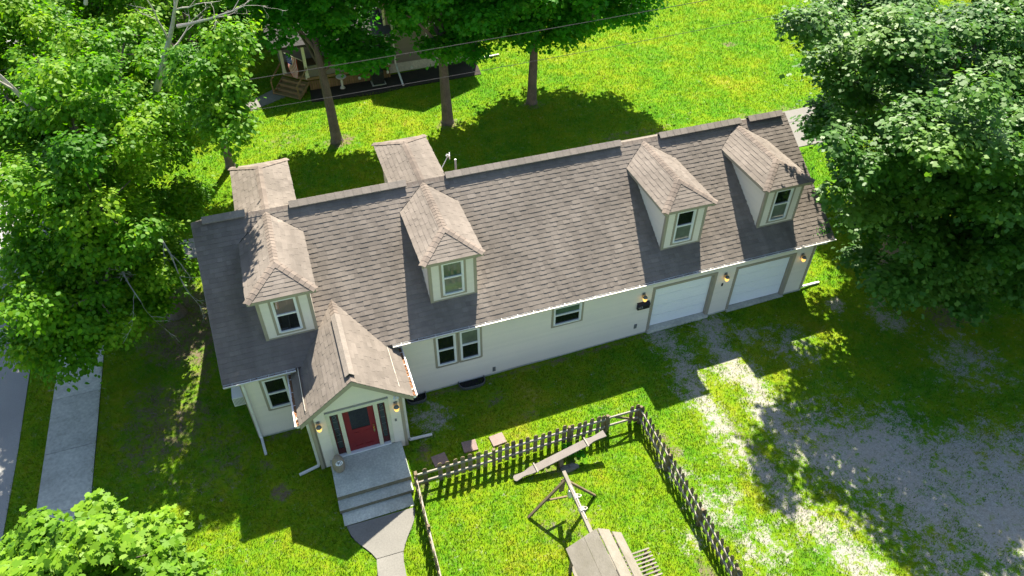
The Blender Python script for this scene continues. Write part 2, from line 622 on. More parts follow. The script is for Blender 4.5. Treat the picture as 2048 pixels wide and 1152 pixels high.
def dirt_mask(x, y):
    wob = (vnoise(x, y, 1.1, 5) - .5) * .8
    d = np.zeros_like(x)
    for (cx, cy, rx, ry, k) in ((-2.2, 6.5, 2.4, 3.8, .56), (-3.2, 2.0, 2.2, 3.4, .44), (-1.2, 0.2, 1.6, 3.0, .32), (.5, -2.5, .55, .5, .56), (9.3, -2.2, .6, .35, .5), (8.3, -1.1, .8, .6, .34),
                             (5.9, 18.9, 1.1, .9, .55), (12.1, 18.5, 1.0, .8, .5), (17.4, 18.9, 1.0, .8, .42), (32.6, 22.1, .8, .5, .5), (13.2, -5.6, .8, 1.6, .4), (12.2, -10.2, .5, 1.5, .46), (15.8, -5.6, .8, 2.0, .4),
                             (27.6, -3.4, 2.0, 1.3, .55), (5.3, -2.6, .5, .8, .5), (4.9, -4.0, .4, .7, .4), (21, 14, 4, .6, .34), (9.5, -4.7, 1.0, .5, .4), (28, 12.9, 8, 1.0, .4),
                             (.1, -1.2, .4, .5, .4), (9, -6.6, 1.6, 1.2, .3), (3, 20, 1.5, 1.5, .3)):
        d = np.maximum(d, k * (1 - sm(np.hypot((x - cx) / rx, (y - cy) / ry) + wob * .5, .3, 1.3)))
    d = np.maximum(d, .45 * (1 - sm(seg_dist(x, y, [(5, -.2), (15, -.2)]) + wob * .2, .0, .35)))
    d = np.maximum(d, .40 * (1 - sm(seg_dist(x, y, [(0, -.2), (1.9, -.2)]) + wob * .2, .0, .35)))
    return d


def build_ground():
    xs = np.unique(np.concatenate([np.arange(-220, -12, 16.), np.arange(-12, 38, .2), np.arange(38, 300, 16.)]))
    ys = np.unique(np.concatenate([np.arange(-150, -15, 15.), np.arange(-15, 32, .2), np.arange(32, 320, 16.)]))
    X, Y = np.meshgrid(xs, ys)
    Z = G1 * X + (vnoise(X, Y, .9, 21) - .5) * .03 - .012
    nx, ny = len(xs), len(ys)
    me = bpy.data.meshes.new('ground')
    V = np.stack([X, Y, Z], -1).reshape(-1, 3).astype(np.float32)
    idx = np.arange(nx * ny).reshape(ny, nx)
    F = np.stack([idx[:-1, :-1], idx[:-1, 1:], idx[1:, 1:], idx[1:, :-1]], -1).reshape(-1, 4).astype(np.int32)
    me.vertices.add(len(V)); me.vertices.foreach_set('co', V.ravel())
    me.loops.add(F.size); me.loops.foreach_set('vertex_index', F.ravel())
    me.polygons.add(len(F)); me.polygons.foreach_set('loop_start', np.arange(0, F.size, 4, dtype=np.int32))
    me.polygons.foreach_set('use_smooth', np.ones(len(F), bool))
    for nm, fn in (('gravel', gravel_mask), ('dirt', dirt_mask)):
        at = me.attributes.new(nm, 'FLOAT', 'POINT')
        at.data.foreach_set('value', fn(X, Y).ravel().astype(np.float32))
    me.update(calc_edges=True)
    me.materials.append(lawn)
    o = bpy.data.objects.new('ground', me)
    COL.objects.link(o)
    tag(o, 'green lawn with a worn gravel driveway before the garage doors', kind='structure')


build_ground()


def slab(mb, poly, h, thick=.12, t=.5):
    """flat slab with its top h above the sloping ground"""
    n = len(poly)
    top = [(x, y, gz(x) + h) for x, y in poly]
    bot = [(x, y, gz(x) + h - thick) for x, y in poly]
    mb.poly(top, t)
    for i in range(n):
        j = (i + 1) % n
        mb.poly([bot[i], bot[j], top[j], top[i]], t)


# road with sealed cracks
mb = MB()
slab(mb, [(-17.5, -40), (-8.05, -40), (-8.0, 2), (-8.2, 10), (-8.4, 20), (-9.2, 60), (-9.2, 120), (-19, 120), (-17.5, 20)], .015, .1)
road = tag(mb.build('road', asphalt), 'grey asphalt road along the left edge', kind='structure')
for pts in ([(-8.95, 11.2), (-8.9, 9.6), (-9.05, 8.7), (-9.5, 8.1), (-10.6, 7.7)], [(-8.25, 7.95), (-8.8, 8.0), (-9.3, 8.15)], [(-8.6, 2.3), (-12, 2.8)]):
    mb = MB()
    for p, q in zip(pts[:-1], pts[1:]):
        d = Vector((q[0] - p[0], q[1] - p[1])).normalized() * .04
        mb.poly([(p[0] + d.y, p[1] - d.x, gz(p[0]) + .0195), (q[0] + d.y, q[1] - d.x, gz(q[0]) + .0195), (q[0] - d.y, q[1] + d.x, gz(q[0]) + .0195), (p[0] - d.y, p[1] + d.x, gz(p[0]) + .0195)])
    mb.build('crack_seal', sealm, road)

# sidewalk of separate slabs
mb = MB()
slab(mb, [(-7.1, -30), (-5.45, -30), (-5.45, 60), (-7.1, 60)], .0, .1)
walk = tag(mb.build('sidewalk', dark), 'grey concrete pavement between road and house', kind='structure')
ys = np.arange(-29, 58, 2.55) + .15
for k, y0 in enumerate(ys):
    mb = MB()
    d = (random.random() - .5) * .012
    y1 = y0 + 2.53
    mb.box(-7.09, -5.46, y0, y1, gz(-6.3) - .08, gz(-6.3) + .035 + d, random.random())
    mb.build('slab', concrete, walk)

# paths
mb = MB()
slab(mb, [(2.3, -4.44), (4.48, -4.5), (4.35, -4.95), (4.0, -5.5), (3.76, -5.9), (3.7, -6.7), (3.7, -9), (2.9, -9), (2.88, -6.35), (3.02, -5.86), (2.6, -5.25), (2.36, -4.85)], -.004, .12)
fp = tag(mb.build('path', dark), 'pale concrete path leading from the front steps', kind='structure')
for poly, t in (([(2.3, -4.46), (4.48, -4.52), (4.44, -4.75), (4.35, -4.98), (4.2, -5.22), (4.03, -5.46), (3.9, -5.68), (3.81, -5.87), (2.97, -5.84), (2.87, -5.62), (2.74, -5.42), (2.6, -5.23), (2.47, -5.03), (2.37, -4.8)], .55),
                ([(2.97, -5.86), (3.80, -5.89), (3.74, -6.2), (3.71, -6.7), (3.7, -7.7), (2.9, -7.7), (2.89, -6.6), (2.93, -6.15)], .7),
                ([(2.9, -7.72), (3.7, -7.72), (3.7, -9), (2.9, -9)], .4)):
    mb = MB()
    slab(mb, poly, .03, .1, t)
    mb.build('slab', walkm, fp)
mb = MB()
slab(mb, [(-5.45, 11.25), (-1, 11.1), (4, 11.0), (4, 12.4), (-1, 12.6), (-5.45, 12.8)], .02)
tag(mb.build('path', asphalt), 'concrete path darkened for tree shade behind the left end of the house', kind='structure')  # asphalt tone darkens this concrete in place of missing tree shade
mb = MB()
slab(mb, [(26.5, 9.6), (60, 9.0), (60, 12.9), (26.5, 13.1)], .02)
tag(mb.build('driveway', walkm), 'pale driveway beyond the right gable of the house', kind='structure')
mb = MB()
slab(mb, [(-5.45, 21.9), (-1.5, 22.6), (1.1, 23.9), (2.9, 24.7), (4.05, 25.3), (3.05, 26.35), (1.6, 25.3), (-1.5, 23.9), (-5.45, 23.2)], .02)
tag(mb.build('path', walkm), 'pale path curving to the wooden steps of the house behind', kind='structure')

# ================================================================== HOUSE
L, ZE, ZR, YR, OV = 22.351, 3.183, 6.26, 4.589, .119
SL = (ZR - ZE) / (YR + OV)
roof_z = lambda y: ZE + SL * (y + OV)
house = thing('house', 'long cream sided house with brown shingle roof and dormers', 'house', (0, 0, 0))


def lap_siding(mb, to3, zfun, z0, z1, expo=.122, proud=.022):
    """lap boards; zfun(z) -> list of (s0,s1) spans; to3(s,z,out) -> point"""
    z = z0
    while z < z1 - .01:
        zt = min(z + expo, z1)
        sp_b, sp_t = zfun(z + .001), zfun(zt - .001)
        if len(sp_b) != len(sp_t):
            sp_b = sp_t = max(sp_b, sp_t, key=len)
        t = random.random()
        for k in range(min(len(sp_b), len(sp_t))):
            (b0, b1), (t0, t1) = sp_b[k], sp_t[k]
            if b1 - b0 < .01 and t1 - t0 < .01: continue
            mb.poly([to3(b0, z, proud), to3(b1, z, proud), to3(t1, zt, .002), to3(t0, zt, .002)], t)
            mb.poly([to3(b0, z, 0), to3(b1, z, 0), to3(b1, z, proud), to3(b0, z, proud)], t)
        z = zt


def spans(s0, s1, holes, z):
    out = [(s0, s1)]
    for (h0, h1, hz0, hz1) in holes:
        if hz0 < z < hz1:
            nw = []
            for (a_, b_) in out:
                if h1 <= a_ or h0 >= b_: nw.append((a_, b_))
                else:
                    if h0 > a_: nw.append((a_, h0))
                    if h1 < b_: nw.append((h1, b_))
            out = nw
    return out


# openings in the front wall: x0,x1,z0,z1
WIN = [(.66, 1.40, 1.37, 2.79), (6.56, 7.275, 1.38, 2.84), (7.43, 8.165, 1.38, 2.84), (11.01, 12.115, 1.97, 2.86)]
GAR = [(15.187, 17.737), (18.821, 21.356)]
GZB, GZT = .44, 2.575
holes = [(a_ - .05, b_ + .05, c_ - .05, d_ + .05) for a_, b_, c_, d_ in WIN] + [(a_ - .02, b_ + .02, -1, GZT + .03) for a_, b_ in GAR]

mb = MB()
# front: pieces around the garage openings follow the boards; bottom follows grade
lap_siding(mb, lambda s, z, o: (s, -o, z), lambda z: spans(.06, L - .06, holes + [(1.9, 4.84, -1, 2.9)], z) if True else 0, .02, 3.10)
mb.build('wall', siding, house)


def gable_span(z):
    e = 3.05
    if z <= e: return [(.06, 2 * YR - .06)]
    d = (z - e) / SL
    return [(max(.06, d), 2 * YR - max(.06, d))] if d < YR else []


for xx, sg in ((0, -1), (L, 1)):
    mb = MB()
    lap_siding(mb, lambda s, z, o: (xx + sg * o, s, z), gable_span, .02 + G1 * xx, 6.0)
    mb.build('wall', siding, house)
mb = MB()
lap_siding(mb, lambda s, z, o: (s, 2 * YR + o, z), lambda z: [(.06, L - .06)], .02, 3.10)
mb.build('wall', siding, house)
# solid core behind the siding (split at garage bays so that doors can sit back)
mb = MB()
mb.box(.03, L - .03, .32, 2 * YR - .03, -.3, 3.05)
xs_ = [.03] + [v for g in GAR for v in (g[0] - .01, g[1] + .01)] + [L - .03]
for i in range(0, len(xs_), 2):
    mb.box(xs_[i], xs_[i + 1], .03, .32, -.3, 3.05)
for g in GAR:
    mb.box(g[0] - .01, g[1] + .01, .03, .32, GZT + .02, 3.05)
mb.poly([(.03, .03, 3.05), (.03, 2 * YR - .03, 3.05), (.03, YR, 5.98)])
mb.poly([(L - .03, .03, 3.05), (L - .03, 2 * YR - .03, 3.05), (L - .03, YR, 5.98)])
mb.build('wall_core', trim, house)
# foundation strip and garage kerb
for x0, x1 in ((-.01, 1.89), (4.85, 15.17), (17.755, 18.80), (21.375, L + .01)):
    mb = MB()
    n = max(1, int((x1 - x0) / 2))
    for k in range(n):
        a_, b_ = x0 + (x1 - x0) * k / n, x0 + (x1 - x0) * (k + 1) / n
        mb.hexa([(a_, -.022, -.3), (b_, -.022, -.3), (b_, .02, -.3), (a_, .02, -.3), (a_, -.022, gz(a_) + .055), (b_, -.022, gz(b_) + .055), (b_, .02, gz(b_) + .055), (a_, .02, gz(a_) + .055)])
    mb.build('foundation', concrete, house)
# corner boards
for (x, sg) in ((0, 1), (L, -1)):
    mb = MB()
    mb.box(x - .022 if sg > 0 else x - .09, x + .09 if sg > 0 else x + .022, -.024, .001, gz(x) + .06, 3.12)
    mb.box(x - .024 if sg > 0 else x + .001, x - .001 if sg > 0 else x + .024, -.0235, .10, gz(x) + .06, 3.12)
    mb.build('corner_board', trim, house)


# ---- windows
def window(x0, x1, z0, z1, y, up_m, lo_m, casing=True, mid=None):
    """white vinyl sash window set in a wall that faces -y; window > casing, pane, pane"""
    mb = MB()
    fw_ = .055
    zm = mid or (z0 + z1) / 2
    mb.box(x0, x0 + fw_, y - .035, y + .045, z0, z1)
    mb.box(x1 - fw_, x1, y - .035, y + .045, z0, z1)
    mb.box(x0 + fw_, x1 - fw_, y - .034, y + .045, z1 - fw_, z1)
    mb.box(x0 + fw_ - .001, x1 - fw_ + .001, y - .05, y + .045, z0 - .005, z0 + fw_)
    mb.box(x0 + fw_, x1 - fw_, y - .025, y + .04, zm - .028, zm + .028)
    # slim sash stiles
    for (za, zb, yy) in ((zm + .028, z1 - fw_, y + .012), (z0 + fw_, zm - .028, y - .006)):
        mb.box(x0 + fw_, x0 + fw_ + .025, yy - .012, yy + .03, za, zb)
        mb.box(x1 - fw_ - .025, x1 - fw_, yy - .012, yy + .03, za, zb)
    wn = mb.build('window', white, house)
    for (za, zb, yy, gm_) in ((zm + .028, z1 - fw_, y + .022, up_m), (z0 + fw_, zm - .028, y + .004, lo_m)):
        mb = MB()
        mb.box(x0 + fw_ + .025, x1 - fw_ - .025, yy, yy + .012, za, zb)
        mb.build('pane', gm_, wn)
    if casing:
        cw = .085
        mb = MB()
        mb.box(x0 - cw, x0 - .002, y - .026, y + .03, z0 - cw, z1 + cw)
        mb.box(x1 + .002, x1 + cw, y - .026, y + .03, z0 - cw, z1 + cw)
        mb.box(x0 - .002, x1 + .002, y - .025, y + .03, z1 + .002, z1 + cw)
        mb.box(x0 - .002, x1 + .002, y - .025, y + .03, z0 - cw, z0 - .006)
        mb.build('casing', trim, wn)
    return wn


window(*WIN[0], 0, g_dark, g_dark)
window(*WIN[1], 0, g_dark, g_dark, mid=2.13)
window(*WIN[2], 0, g_pale, g_dark, mid=2.13)
window(*WIN[3], 0, g_green, g_dark, mid=2.45)

# ---- garage doors
for gi, (x0, x1) in enumerate(GAR):
    mb = MB()
    mb.box(x0, x1, .15, .17, GZB, GZT)
    gd = mb.build('garage_door', garagem, house)
    n = 4
    ph = (GZT - GZB) / n
    for k in range(n):
        mb = MB()
        za, zb = GZB + k * ph + .006, GZB + (k + 1) * ph - .006
        mb.box(x0 + .004, x1 - .004, .128, .151, za, zb)
        # faint horizontal ribs of the pressed panel
        for q in range(3):
            zc = za + (zb - za) * (q + .5) / 3
            mb.box(x0 + .03, x1 - .03, .122, .129, zc - .05, zc + .05)
        mb.build('panel', garagem, gd)
    mb = MB()
    mb.box(x0 - .02, x0, -.03, .15, .2, GZT + .02)          # jambs
    mb.box(x1, x1 + .02, -.03, .15, .2, GZT + .02)
    mb.box(x0 - .02, x1 + .02, -.031, .15, GZT, GZT + .02)
    mb.box(x0 - .12, x0 - .02, -.034, .002, .31, GZT + .12)
    mb.box(x1 + .02, x1 + .14, -.034, .002, .33, GZT + .12)
    mb.box(x0 - .02, x1 + .02, -.033, .002, GZT + .02, GZT + .12)
    mb.build('door_surround', trim, gd)
    mb = MB()
    mb.box(x0 - .1, x1 + .1, -.13, .2, .0, GZB - .02)
    mb.build('sill', concrete, gd)

# ---- shingles
EXPO = .1700
TABS = []          # (roof_object_key, 8 verts, tint, centre)
shr = np.random.default_rng(3)


def shingles(key, O, U, V, Nn, lim, vlen, expo=EXPO, skip=None, wmin=.13, wmax=.34, flip=None):
    O, U, V, Nn = (np.array(q, float) for q in (O, U, V, Nn))
    rows = max(1, int(round(vlen / expo)))
    e = vlen / rows
    P = lambda u, v, h: O + U * u + V * v + Nn * h
    for r in range(rows):
        v0, v1 = r * e, min((r + 1) * e + .02, vlen)
        lo0, hi0 = lim(v0); lo1, hi1 = lim(v1)
        lo, hi = min(lo0, lo1), max(hi0, hi1)
        u = lo - shr.random() * .3
        rowt = (shr.random() - .5) * .10
        thick = shr.random() < .5
        while u < hi:
            wd = wmin + (wmax - wmin) * shr.random()
            u1 = u + wd
            a0, a1 = np.clip([u, u1], lo0, hi0)
            b0, b1 = np.clip([u, u1], lo1, hi1)
            if (a1 - a0) + (b1 - b0) > .02:
                th = (.019 if thick else .012) + shr.random() * .003
                vb = v0 - (.006 if thick else 0) + (shr.random() - .5) * .006
                cen = P((a0 + a1 + b0 + b1) / 4, (v0 + v1) / 2, 0)
                if skip is None or not skip(cen):
                    vs = [P(a0, vb, -.004), P(a1, vb, -.004), P(a1, vb, th), P(a0, vb, th), P(b0, v1, -.004), P(b1, v1, -.004), P(b1, v1, .004), P(b0, v1, .004)]
                    ti = float(np.clip(.5 + rowt + shr.normal() * .10 + (.02 if thick else -.02), 0, 1))
                    TABS.append((key, vs, ti, cen))
            u = u1
            if shr.random() < .8: thick = not thick


TF = ((0, 1, 2, 3), (3, 2, 6, 7), (0, 3, 7, 4), (1, 5, 6, 2))
ROOFS = {}

DX = [1.954, 7.514, 16.444, 20.674]
DW, DWE, DZE, DZR, DYF, DYE, DYP = .825, 1.058, 5.689, 6.198, .782, .574, 1.668
dy_r = (DZR - ZE) / SL - OV      # ridge meets roof
dy_e = (DZE - ZE) / SL - OV      # eave meets roof
PX, PHW, PZR, PYF = 3.42, 1.79, 4.25, -2.28    # porch: ridge x, half width, ridge z, front edge
PSL = .78
PZE = PZR - PSL * PHW
X0R, X1R = -.469, L + .675


def skip_main(cn):
    x, y = cn[0], cn[1]
    for d in DX:
        if abs(x - d) < DW - .05 and y > DYF + .08 and y < dy_e - .35: return True
    if abs(x - PX) < (PZR - cn[2]) / PSL * -1 + 9 and cn[2] < PZR - PSL * abs(x - PX) - .25: return True
    return False


# main roof deck (front + back slope, with ridge)
sn = math.atan(SL)
mb = MB()
for sgn in (1, -1):
    f_ = (lambda y: y) if sgn > 0 else (lambda y: 2 * YR - y)
    for (a_, b_) in ((X0R, X1R),):
        p = [(a_, f_(-OV), ZE - .006), (b_, f_(-OV), ZE - .006), (b_, f_(YR), ZR - .006), (a_, f_(YR), ZR - .006)]
        q = [(x, y, z - .14) for x, y, z in p]
        mb.hexa(q + p)
ROOFS['main'] = mb.build('roof', ventm, house)
cs, ss = math.cos(sn), math.sin(sn)
VL = math.hypot(YR + OV, ZR - ZE)
shingles('main', (0, -OV - .02, ZE - .013), (1, 0, 0), (0, cs, ss), (0, -ss, cs), lambda v: (X0R - .01, X1R + .01), VL, skip=skip_main)
# back slope: broad courses, seen only from other sides
shingles('main', (0, 2 * YR + OV + .02, ZE - .013), (1, 0, 0), (0, -cs, ss), (0, ss, cs), lambda v: (X0R - .01, X1R + .01), VL, wmin=.6, wmax=1.2)

# rake boards
for x, d in ((X0R, -1), (X1R, 1)):
    mb = MB()
    for sgn in (1, -1):
        f_ = (lambda y: y) if sgn > 0 else (lambda y: 2 * YR - y)
        xa, xb = (x - .02, x + .005) if d < 0 else (x - .005, x + .02)
        mb.hexa([(xa, f_(-OV), ZE - .18), (xb, f_(-OV), ZE - .18), (xb, f_(YR), ZR - .18), (xa, f_(YR), ZR - .18),
                 (xa, f_(-OV), ZE - .012), (xb, f_(-OV), ZE - .012), (xb, f_(YR), ZR - .012), (xa, f_(YR), ZR - .012)])
    mb.build('rake_board', trim, house)
# front fascia
mb = MB()
for a_, b_ in ((X0R + .01, 1.8), (5.04, X1R - .01)):
    mb.box(a_, b_, -OV - .012, -OV + .012, ZE - .2, ZE - .03)
    mb.box(a_, b_, -OV + .012, .0, ZE - .2, ZE - .185)
mb.build('fascia', trim, house)


# ridge caps
def caps(mb, A, B, hw, drop, step=.15, lift=.012):
    """overlapping saddle caps along the line A-B; drop = fall per metre either side"""
    A, B = Vector(A), Vector(B)
    d = (B - A); Ln = d.length; d.normalize()
    side = d.cross(Vector((0, 0, 1))).normalized()
    upv = side.cross(d).normalized()
    if upv.z < 0: upv = -upv
    n = max(1, int(Ln / step))
    for k in range(n):
        p, q = A + d * (Ln * k / n - .01), A + d * (Ln * (k + 1) / n + .012)
        t = random.random()
        h0, h1 = .017 + random.random() * .003, .008
        def pt(P_, s_, h_): return P_ + side * (s_ * hw) + Vector((0, 0, -abs(s_) * hw * drop)) + upv * (h_ + lift)
        for s0, s1 in ((-1, 0), (0, 1)):
            mb.poly([pt(p, s0, h0), pt(p, s1, h0), pt(q, s1, h1), pt(q, s0, h1)], t)
        mb.poly([pt(p, -1, h0), pt(p, 0, h0), pt(p, 0, h0 - .02), pt(p, -1, h0 - .02)], t)
        mb.poly([pt(p, 0, h0), pt(p, 1, h0), pt(p, 1, h0 - .02), pt(p, 0, h0 - .02)], t)
        for s_ in (-1, 1):
            mb.poly([pt(p, s_, h0), pt(q, s_, h1), pt(q, s_, h1 - .025), pt(p, s_, h0 - .025)], t)


mb = MB()
caps(mb, (X0R, YR, ZR), (X1R, YR, ZR), .15, SL, .2, .0)
mb.build('ridge_cap', capm, house)
# raised ridge vents
for a_, b_ in ((-.11, 1.29), (2.76, 6.9), (8.37, 15.46), (17.13, 20.86), (21.22, 22.84)):
    mb = MB()
    hw, dr = .20, SL
    for s_ in (-1, 1):
        y1 = YR + s_ * hw
        zt = ZR + .155
        zb = zt - hw * dr
        p = [(a_, YR, zt), (b_, YR, zt), (b_, y1, zb), (a_, y1, zb)]
        q = [(x, y, z - .035) for x, y, z in p]
        mb.hexa(q + p)
    n = int((b_ - a_) / .3)
    for k in range(n):   # cap shingle joints, each lapping the next
        xa, xb = a_ + (b_ - a_) * k / n, a_ + (b_ - a_) * (k + 1) / n - .006
        t = random.random()
        for s_ in (-1, 1):
            y1 = YR + s_ * (hw + .012)
            mb.poly([(xa, YR, ZR + .169), (xb, YR, ZR + .161), (xb, y1, ZR + .161 - (hw + .012) * dr), (xa, y1, ZR + .169 - (hw + .012) * dr)], t, 0)
    # dark louvre below the lid
    mb.box(a_ + .02, b_ - .02, YR - .10, YR + .10, ZR - .03, ZR + .03, .5, 1)
    mb.build('ridge_vent', [ventm, dark], house)


# ---- dormers
def dormer(cx, back, wm):
    my = (lambda y: 2 * YR - y) if back else (lambda y: y)
    sg = -1 if back else 1
    # walls
    mb = MB()
    hs = [(cx - .39, cx + .39, 3.98, 5.44)] if not back else []
    lap_siding(mb, lambda s, z, o: (s, my(DYF - o), z), lambda z: spans(cx - DW + .05, cx + DW - .05, hs, z), roof_z(DYF) - .05, DZE - .06)
    for q in (-1, 1):
        lap_siding(mb, lambda s, z, o: (cx + q * (DW + o), my(s), z), lambda z: [(DYF + .05, max(DYF + .05, (z - ZE) / SL - OV + .15))], roof_z(DYF) - .05, DZE - .06)
    mb.build('dormer_wall', siding, house)
    mb = MB()
    zb = roof_z(DYF) - .1
    for q in (-1, 1):       # corner boards + base trim + core
        xa, xb = sorted((cx + q * (DW - .085), cx + q * (DW + .022)))
        mb.box(xa, xb, *sorted((my(DYF - .024), my(DYF + .0))), zb, DZE - .05)
        xa, xb = sorted((cx + q * (DW + .0), cx + q * (DW + .024)))
        mb.box(xa, xb, *sorted((my(DYF - .0235), my(DYF + .085))), zb, DZE - .05)
    mb.box(cx - DW + .08, cx + DW - .08, *sorted((my(DYF - .02), my(DYF))), zb, zb + .16)
    mb.box(cx - DW + .02, cx + DW - .02, *sorted((my(DYF + .03), my(dy_e - .2))), 4.0 - .4, DZE - .06)
    mb.build('dormer_trim', trim, house)
    # roof body: eave slab with soffit and fascia
    mb = MB()
    yb = dy_e
    z0, z1 = DZE - .13, DZE - .008
    e = [(cx - DWE, my(DYE)), (cx + DWE, my(DYE)), (cx + DWE, my(yb)), (cx - DWE, my(yb))]
    mb.hexa([(x, y, z0) for x, y in e] + [(x, y, z1) for x, y in e], .5, 1)
    r0, r1 = (cx, my(DYP), DZR - .01), (cx, my(dy_r + .05), DZR - .01)
    c0, c1, c2, c3 = [(x, y, DZE - .006) for x, y in e]
    mb.poly([c0, c1, r0]); mb.poly([c1, c2, r1, r0]); mb.poly([c0, r0, r1, c3])
    key = 'd%.1f%d' % (cx, back)
    ROOFS[key] = mb.build('dormer_roof', [shing, trim], house)
    rise = DZR - DZE
    vl = math.hypot(DWE, rise)
    cu, su = DWE / vl, rise / vl
    for q in (-1, 1):
        # u along y from the front eave corner, v up towards the ridge
        lim = lambda v: (DYE + (DYP - DYE) * v / vl, dy_e + (dy_r - dy_e) * v / vl + .03)
        Uv = (0, 1, 0) if not back else (0, -1, 0)
        O_ = (cx + q * (DWE + .015), 0 if not back else 2 * YR, DZE - .007)
        shingles(key, O_, Uv, (-q * cu, 0, su), (q * su, 0, cu), lim, vl, .16, wmin=.14, wmax=.34)
    hy = DYP - DYE
    vl2 = math.hypot(hy, rise)
    shingles(key, (cx, my(DYE - .015), DZE - .007), (1, 0, 0), (0, sg * hy / vl2, rise / vl2), (0, -sg * rise / vl2, hy / vl2), lambda v: (-DWE * (1 - v / vl2), DWE * (1 - v / vl2)), vl2, .16, wmin=.2, wmax=.5)
    mb = MB()
    caps(mb, (cx, my(DYP - .02), DZR), (cx, my(dy_r + .06), DZR), .13, rise / DWE, .17)
    for q in (-1, 1):
        caps(mb, (cx + q * DWE, my(DYE), DZE), (cx, my(DYP), DZR), .13, .30, .20, .016)
    mb.build('ridge_cap', capm, house)
    mb = MB()
    for q in (-1, 1):
        mb.bar((cx + q * DWE, my(dy_e + .01), DZE + .012), (cx, my(dy_r + .02), DZR + .012), .035, .02)
    mb.build('valley_strip', dark, house)  # near-black bars drawn along the valley lines
    if not back:
        window(cx - .385, cx + .385, 4.0, 5.42, DYF, wm[0], wm[1], True, 4.75)


for k, cx in enumerate(DX):
    dormer(cx, False, ((g_beige, g_dark), (g_green, g_pale), (g_dark, g_pale), (g_dark, g_pale))[k])
for cx in DX[:2]:
    dormer(cx, True, None)

# ---- porch
PXL, PXR, PYW, PYB = 1.89, 4.85, -2.05, .05
yv = (PZR - ZE) / SL - OV     # porch ridge meets main roof


def porch_span(z):
    hs = [(2.40, 4.43, .30, 2.80)]
    w_ = min(PXR - .05, PX + (PZR - .15 - z) / PSL) - PX
    if w_ < .03: return [(PX, PX)]
    return spans(max(PXL + .05, PX - w_), min(PXR - .05, PX + w_), hs, z)


mb = MB()
lap_siding(mb, lambda s, z, o: (s, PYW - o, z), porch_span, .10, 4.08, .112)
for q, xx in ((-1, PXL), (1, PXR)):
    lap_siding(mb, lambda s, z, o: (xx + q * o, s, z), lambda z: [(PYW + .05, PYB)], .10, PZE + .3, .112)
mb.build('porch_wall', siding, house)
mb = MB()
mb.box(PXL + .03, PXR - .03, PYW + .25, .03, -.2, PZE + .1)
mb.box(PXL + .03, 2.39, PYW + .03, PYW + .26, -.2, PZE + .1)
mb.box(4.44, PXR - .03, PYW + .03, PYW + .26, -.2, PZE + .1)
mb.box(2.39, 4.44, PYW + .03, PYW + .26, 2.79, PZE + .1)
mb.poly([(PXL + .03, PYW + .03, PZE + .1), (PXR - .03, PYW + .03, PZE + .1), (PX, PYW + .03, PZR - .15)])
mb.box(2.39, 4.44, PYW + .03, PYW + .26, .1, .46)
mb.build('porch_core', trim, house)
for q, xx in ((-1, PXL), (1, PXR)):
    mb = MB()
    xa, xb = sorted((xx - q * .085, xx + q * .022))
    mb.box(xa, xb, PYW - .024, PYW, .06, PZE + .02)
    xa, xb = sorted((xx, xx + q * .024))
    mb.box(xa, xb, PYW - .0235, PYW + .09, .06, PZE + .02)
    mb.build('corner_board', trim, house)
# porch roof
mb = MB()
for q in (-1, 1):
    p = [(PX + q * PHW, PYF, PZE - .006), (PX, PYF, PZR - .006), (PX, yv + .1, PZR - .006), (PX + q * PHW, .35, PZE - .006)]
    mb.hexa([(x, y, z - .10) for x, y, z in p] + p)
ROOFS['porch'] = mb.build('porch_roof', ventm, house)
vl = math.hypot(PHW, PZR - PZE)
cu, su = PHW / vl, (PZR - PZE) / vl
for q in (-1, 1):
    def lim(v):
        z = PZE + (PZR - PZE) * v / vl
        return (PYF - .02, max(-.16 if z < ZE + .1 else PYF, (z - ZE) / SL - OV + .12))
    shingles('porch', (PX + q * (PHW + .015), 0, PZE - .012), (0, 1, 0), (-q * cu, 0, su), (q * su, 0, cu), lim, vl, .165, wmin=.16, wmax=.36)
mb = MB()
caps(mb, (PX, PYF, PZR), (PX, yv + .12, PZR), .14, PSL, .15, .006)
mb.build('ridge_cap', capm, house)
mb = MB()       # raised vent lid of the porch
for q in (-1, 1):
    p = [(PX, PYF + .22, PZR + .12), (PX + q * .15, PYF + .22, PZR + .12 - .15 * PSL), (PX + q * .15, .72, PZR + .12 - .15 * PSL), (PX, .72, PZR + .12)]
    mb.hexa([(x, y, z - .03) for x, y, z in p] + p)
mb.box(PX - .09, PX + .09, PYF + .24, .70, PZR - .02, PZR + .045, .5, 1)
mb.build('ridge_vent', [ventm, dark], house)
# rake trim of the porch gable
mb = MB()
for q in (-1, 1):
    xo = PX + q * PHW
    for (ya, yb, h0, h1) in ((PYF - .02, PYF + .005, .20, .012), (PYF + .004, PYW, .125, .107)):
        mb.hexa([(xo, ya, PZE - h0), (PX, ya, PZR - h0), (PX, yb, PZR - h0), (xo, yb, PZE - h0),
                 (xo, ya, PZE - h1), (PX, ya, PZR - h1), (PX, yb, PZR - h1), (xo, yb, PZE - h1)])
mb.build('rake_board', trim, house)

# door unit
yd = PYW + .07
mb = MB()
mb.box(2.40, 2.53, PYW - .03, yd + .05, .46, 2.80)
mb.box(4.30, 4.43, PYW - .03, yd + .05, .46, 2.80)
mb.box(2.53, 4.30, PYW - .029, yd + .05, 2.67, 2.80)
mb.box(2.795, 2.925, PYW - .02, yd + .05, .50, 2.67)
mb.box(3.925, 4.055, PYW - .02, yd + .05, .50, 2.67)
door = mb.build('front_door', cream, house)
mb = MB()
mb.box(2.53, 4.30, PYW - .05, yd + .05, .44, .50)
mb.build('threshold', white, door)
mb = MB()
mb.box(2.927, 3.923, yd, yd + .045, .505, 2.668)
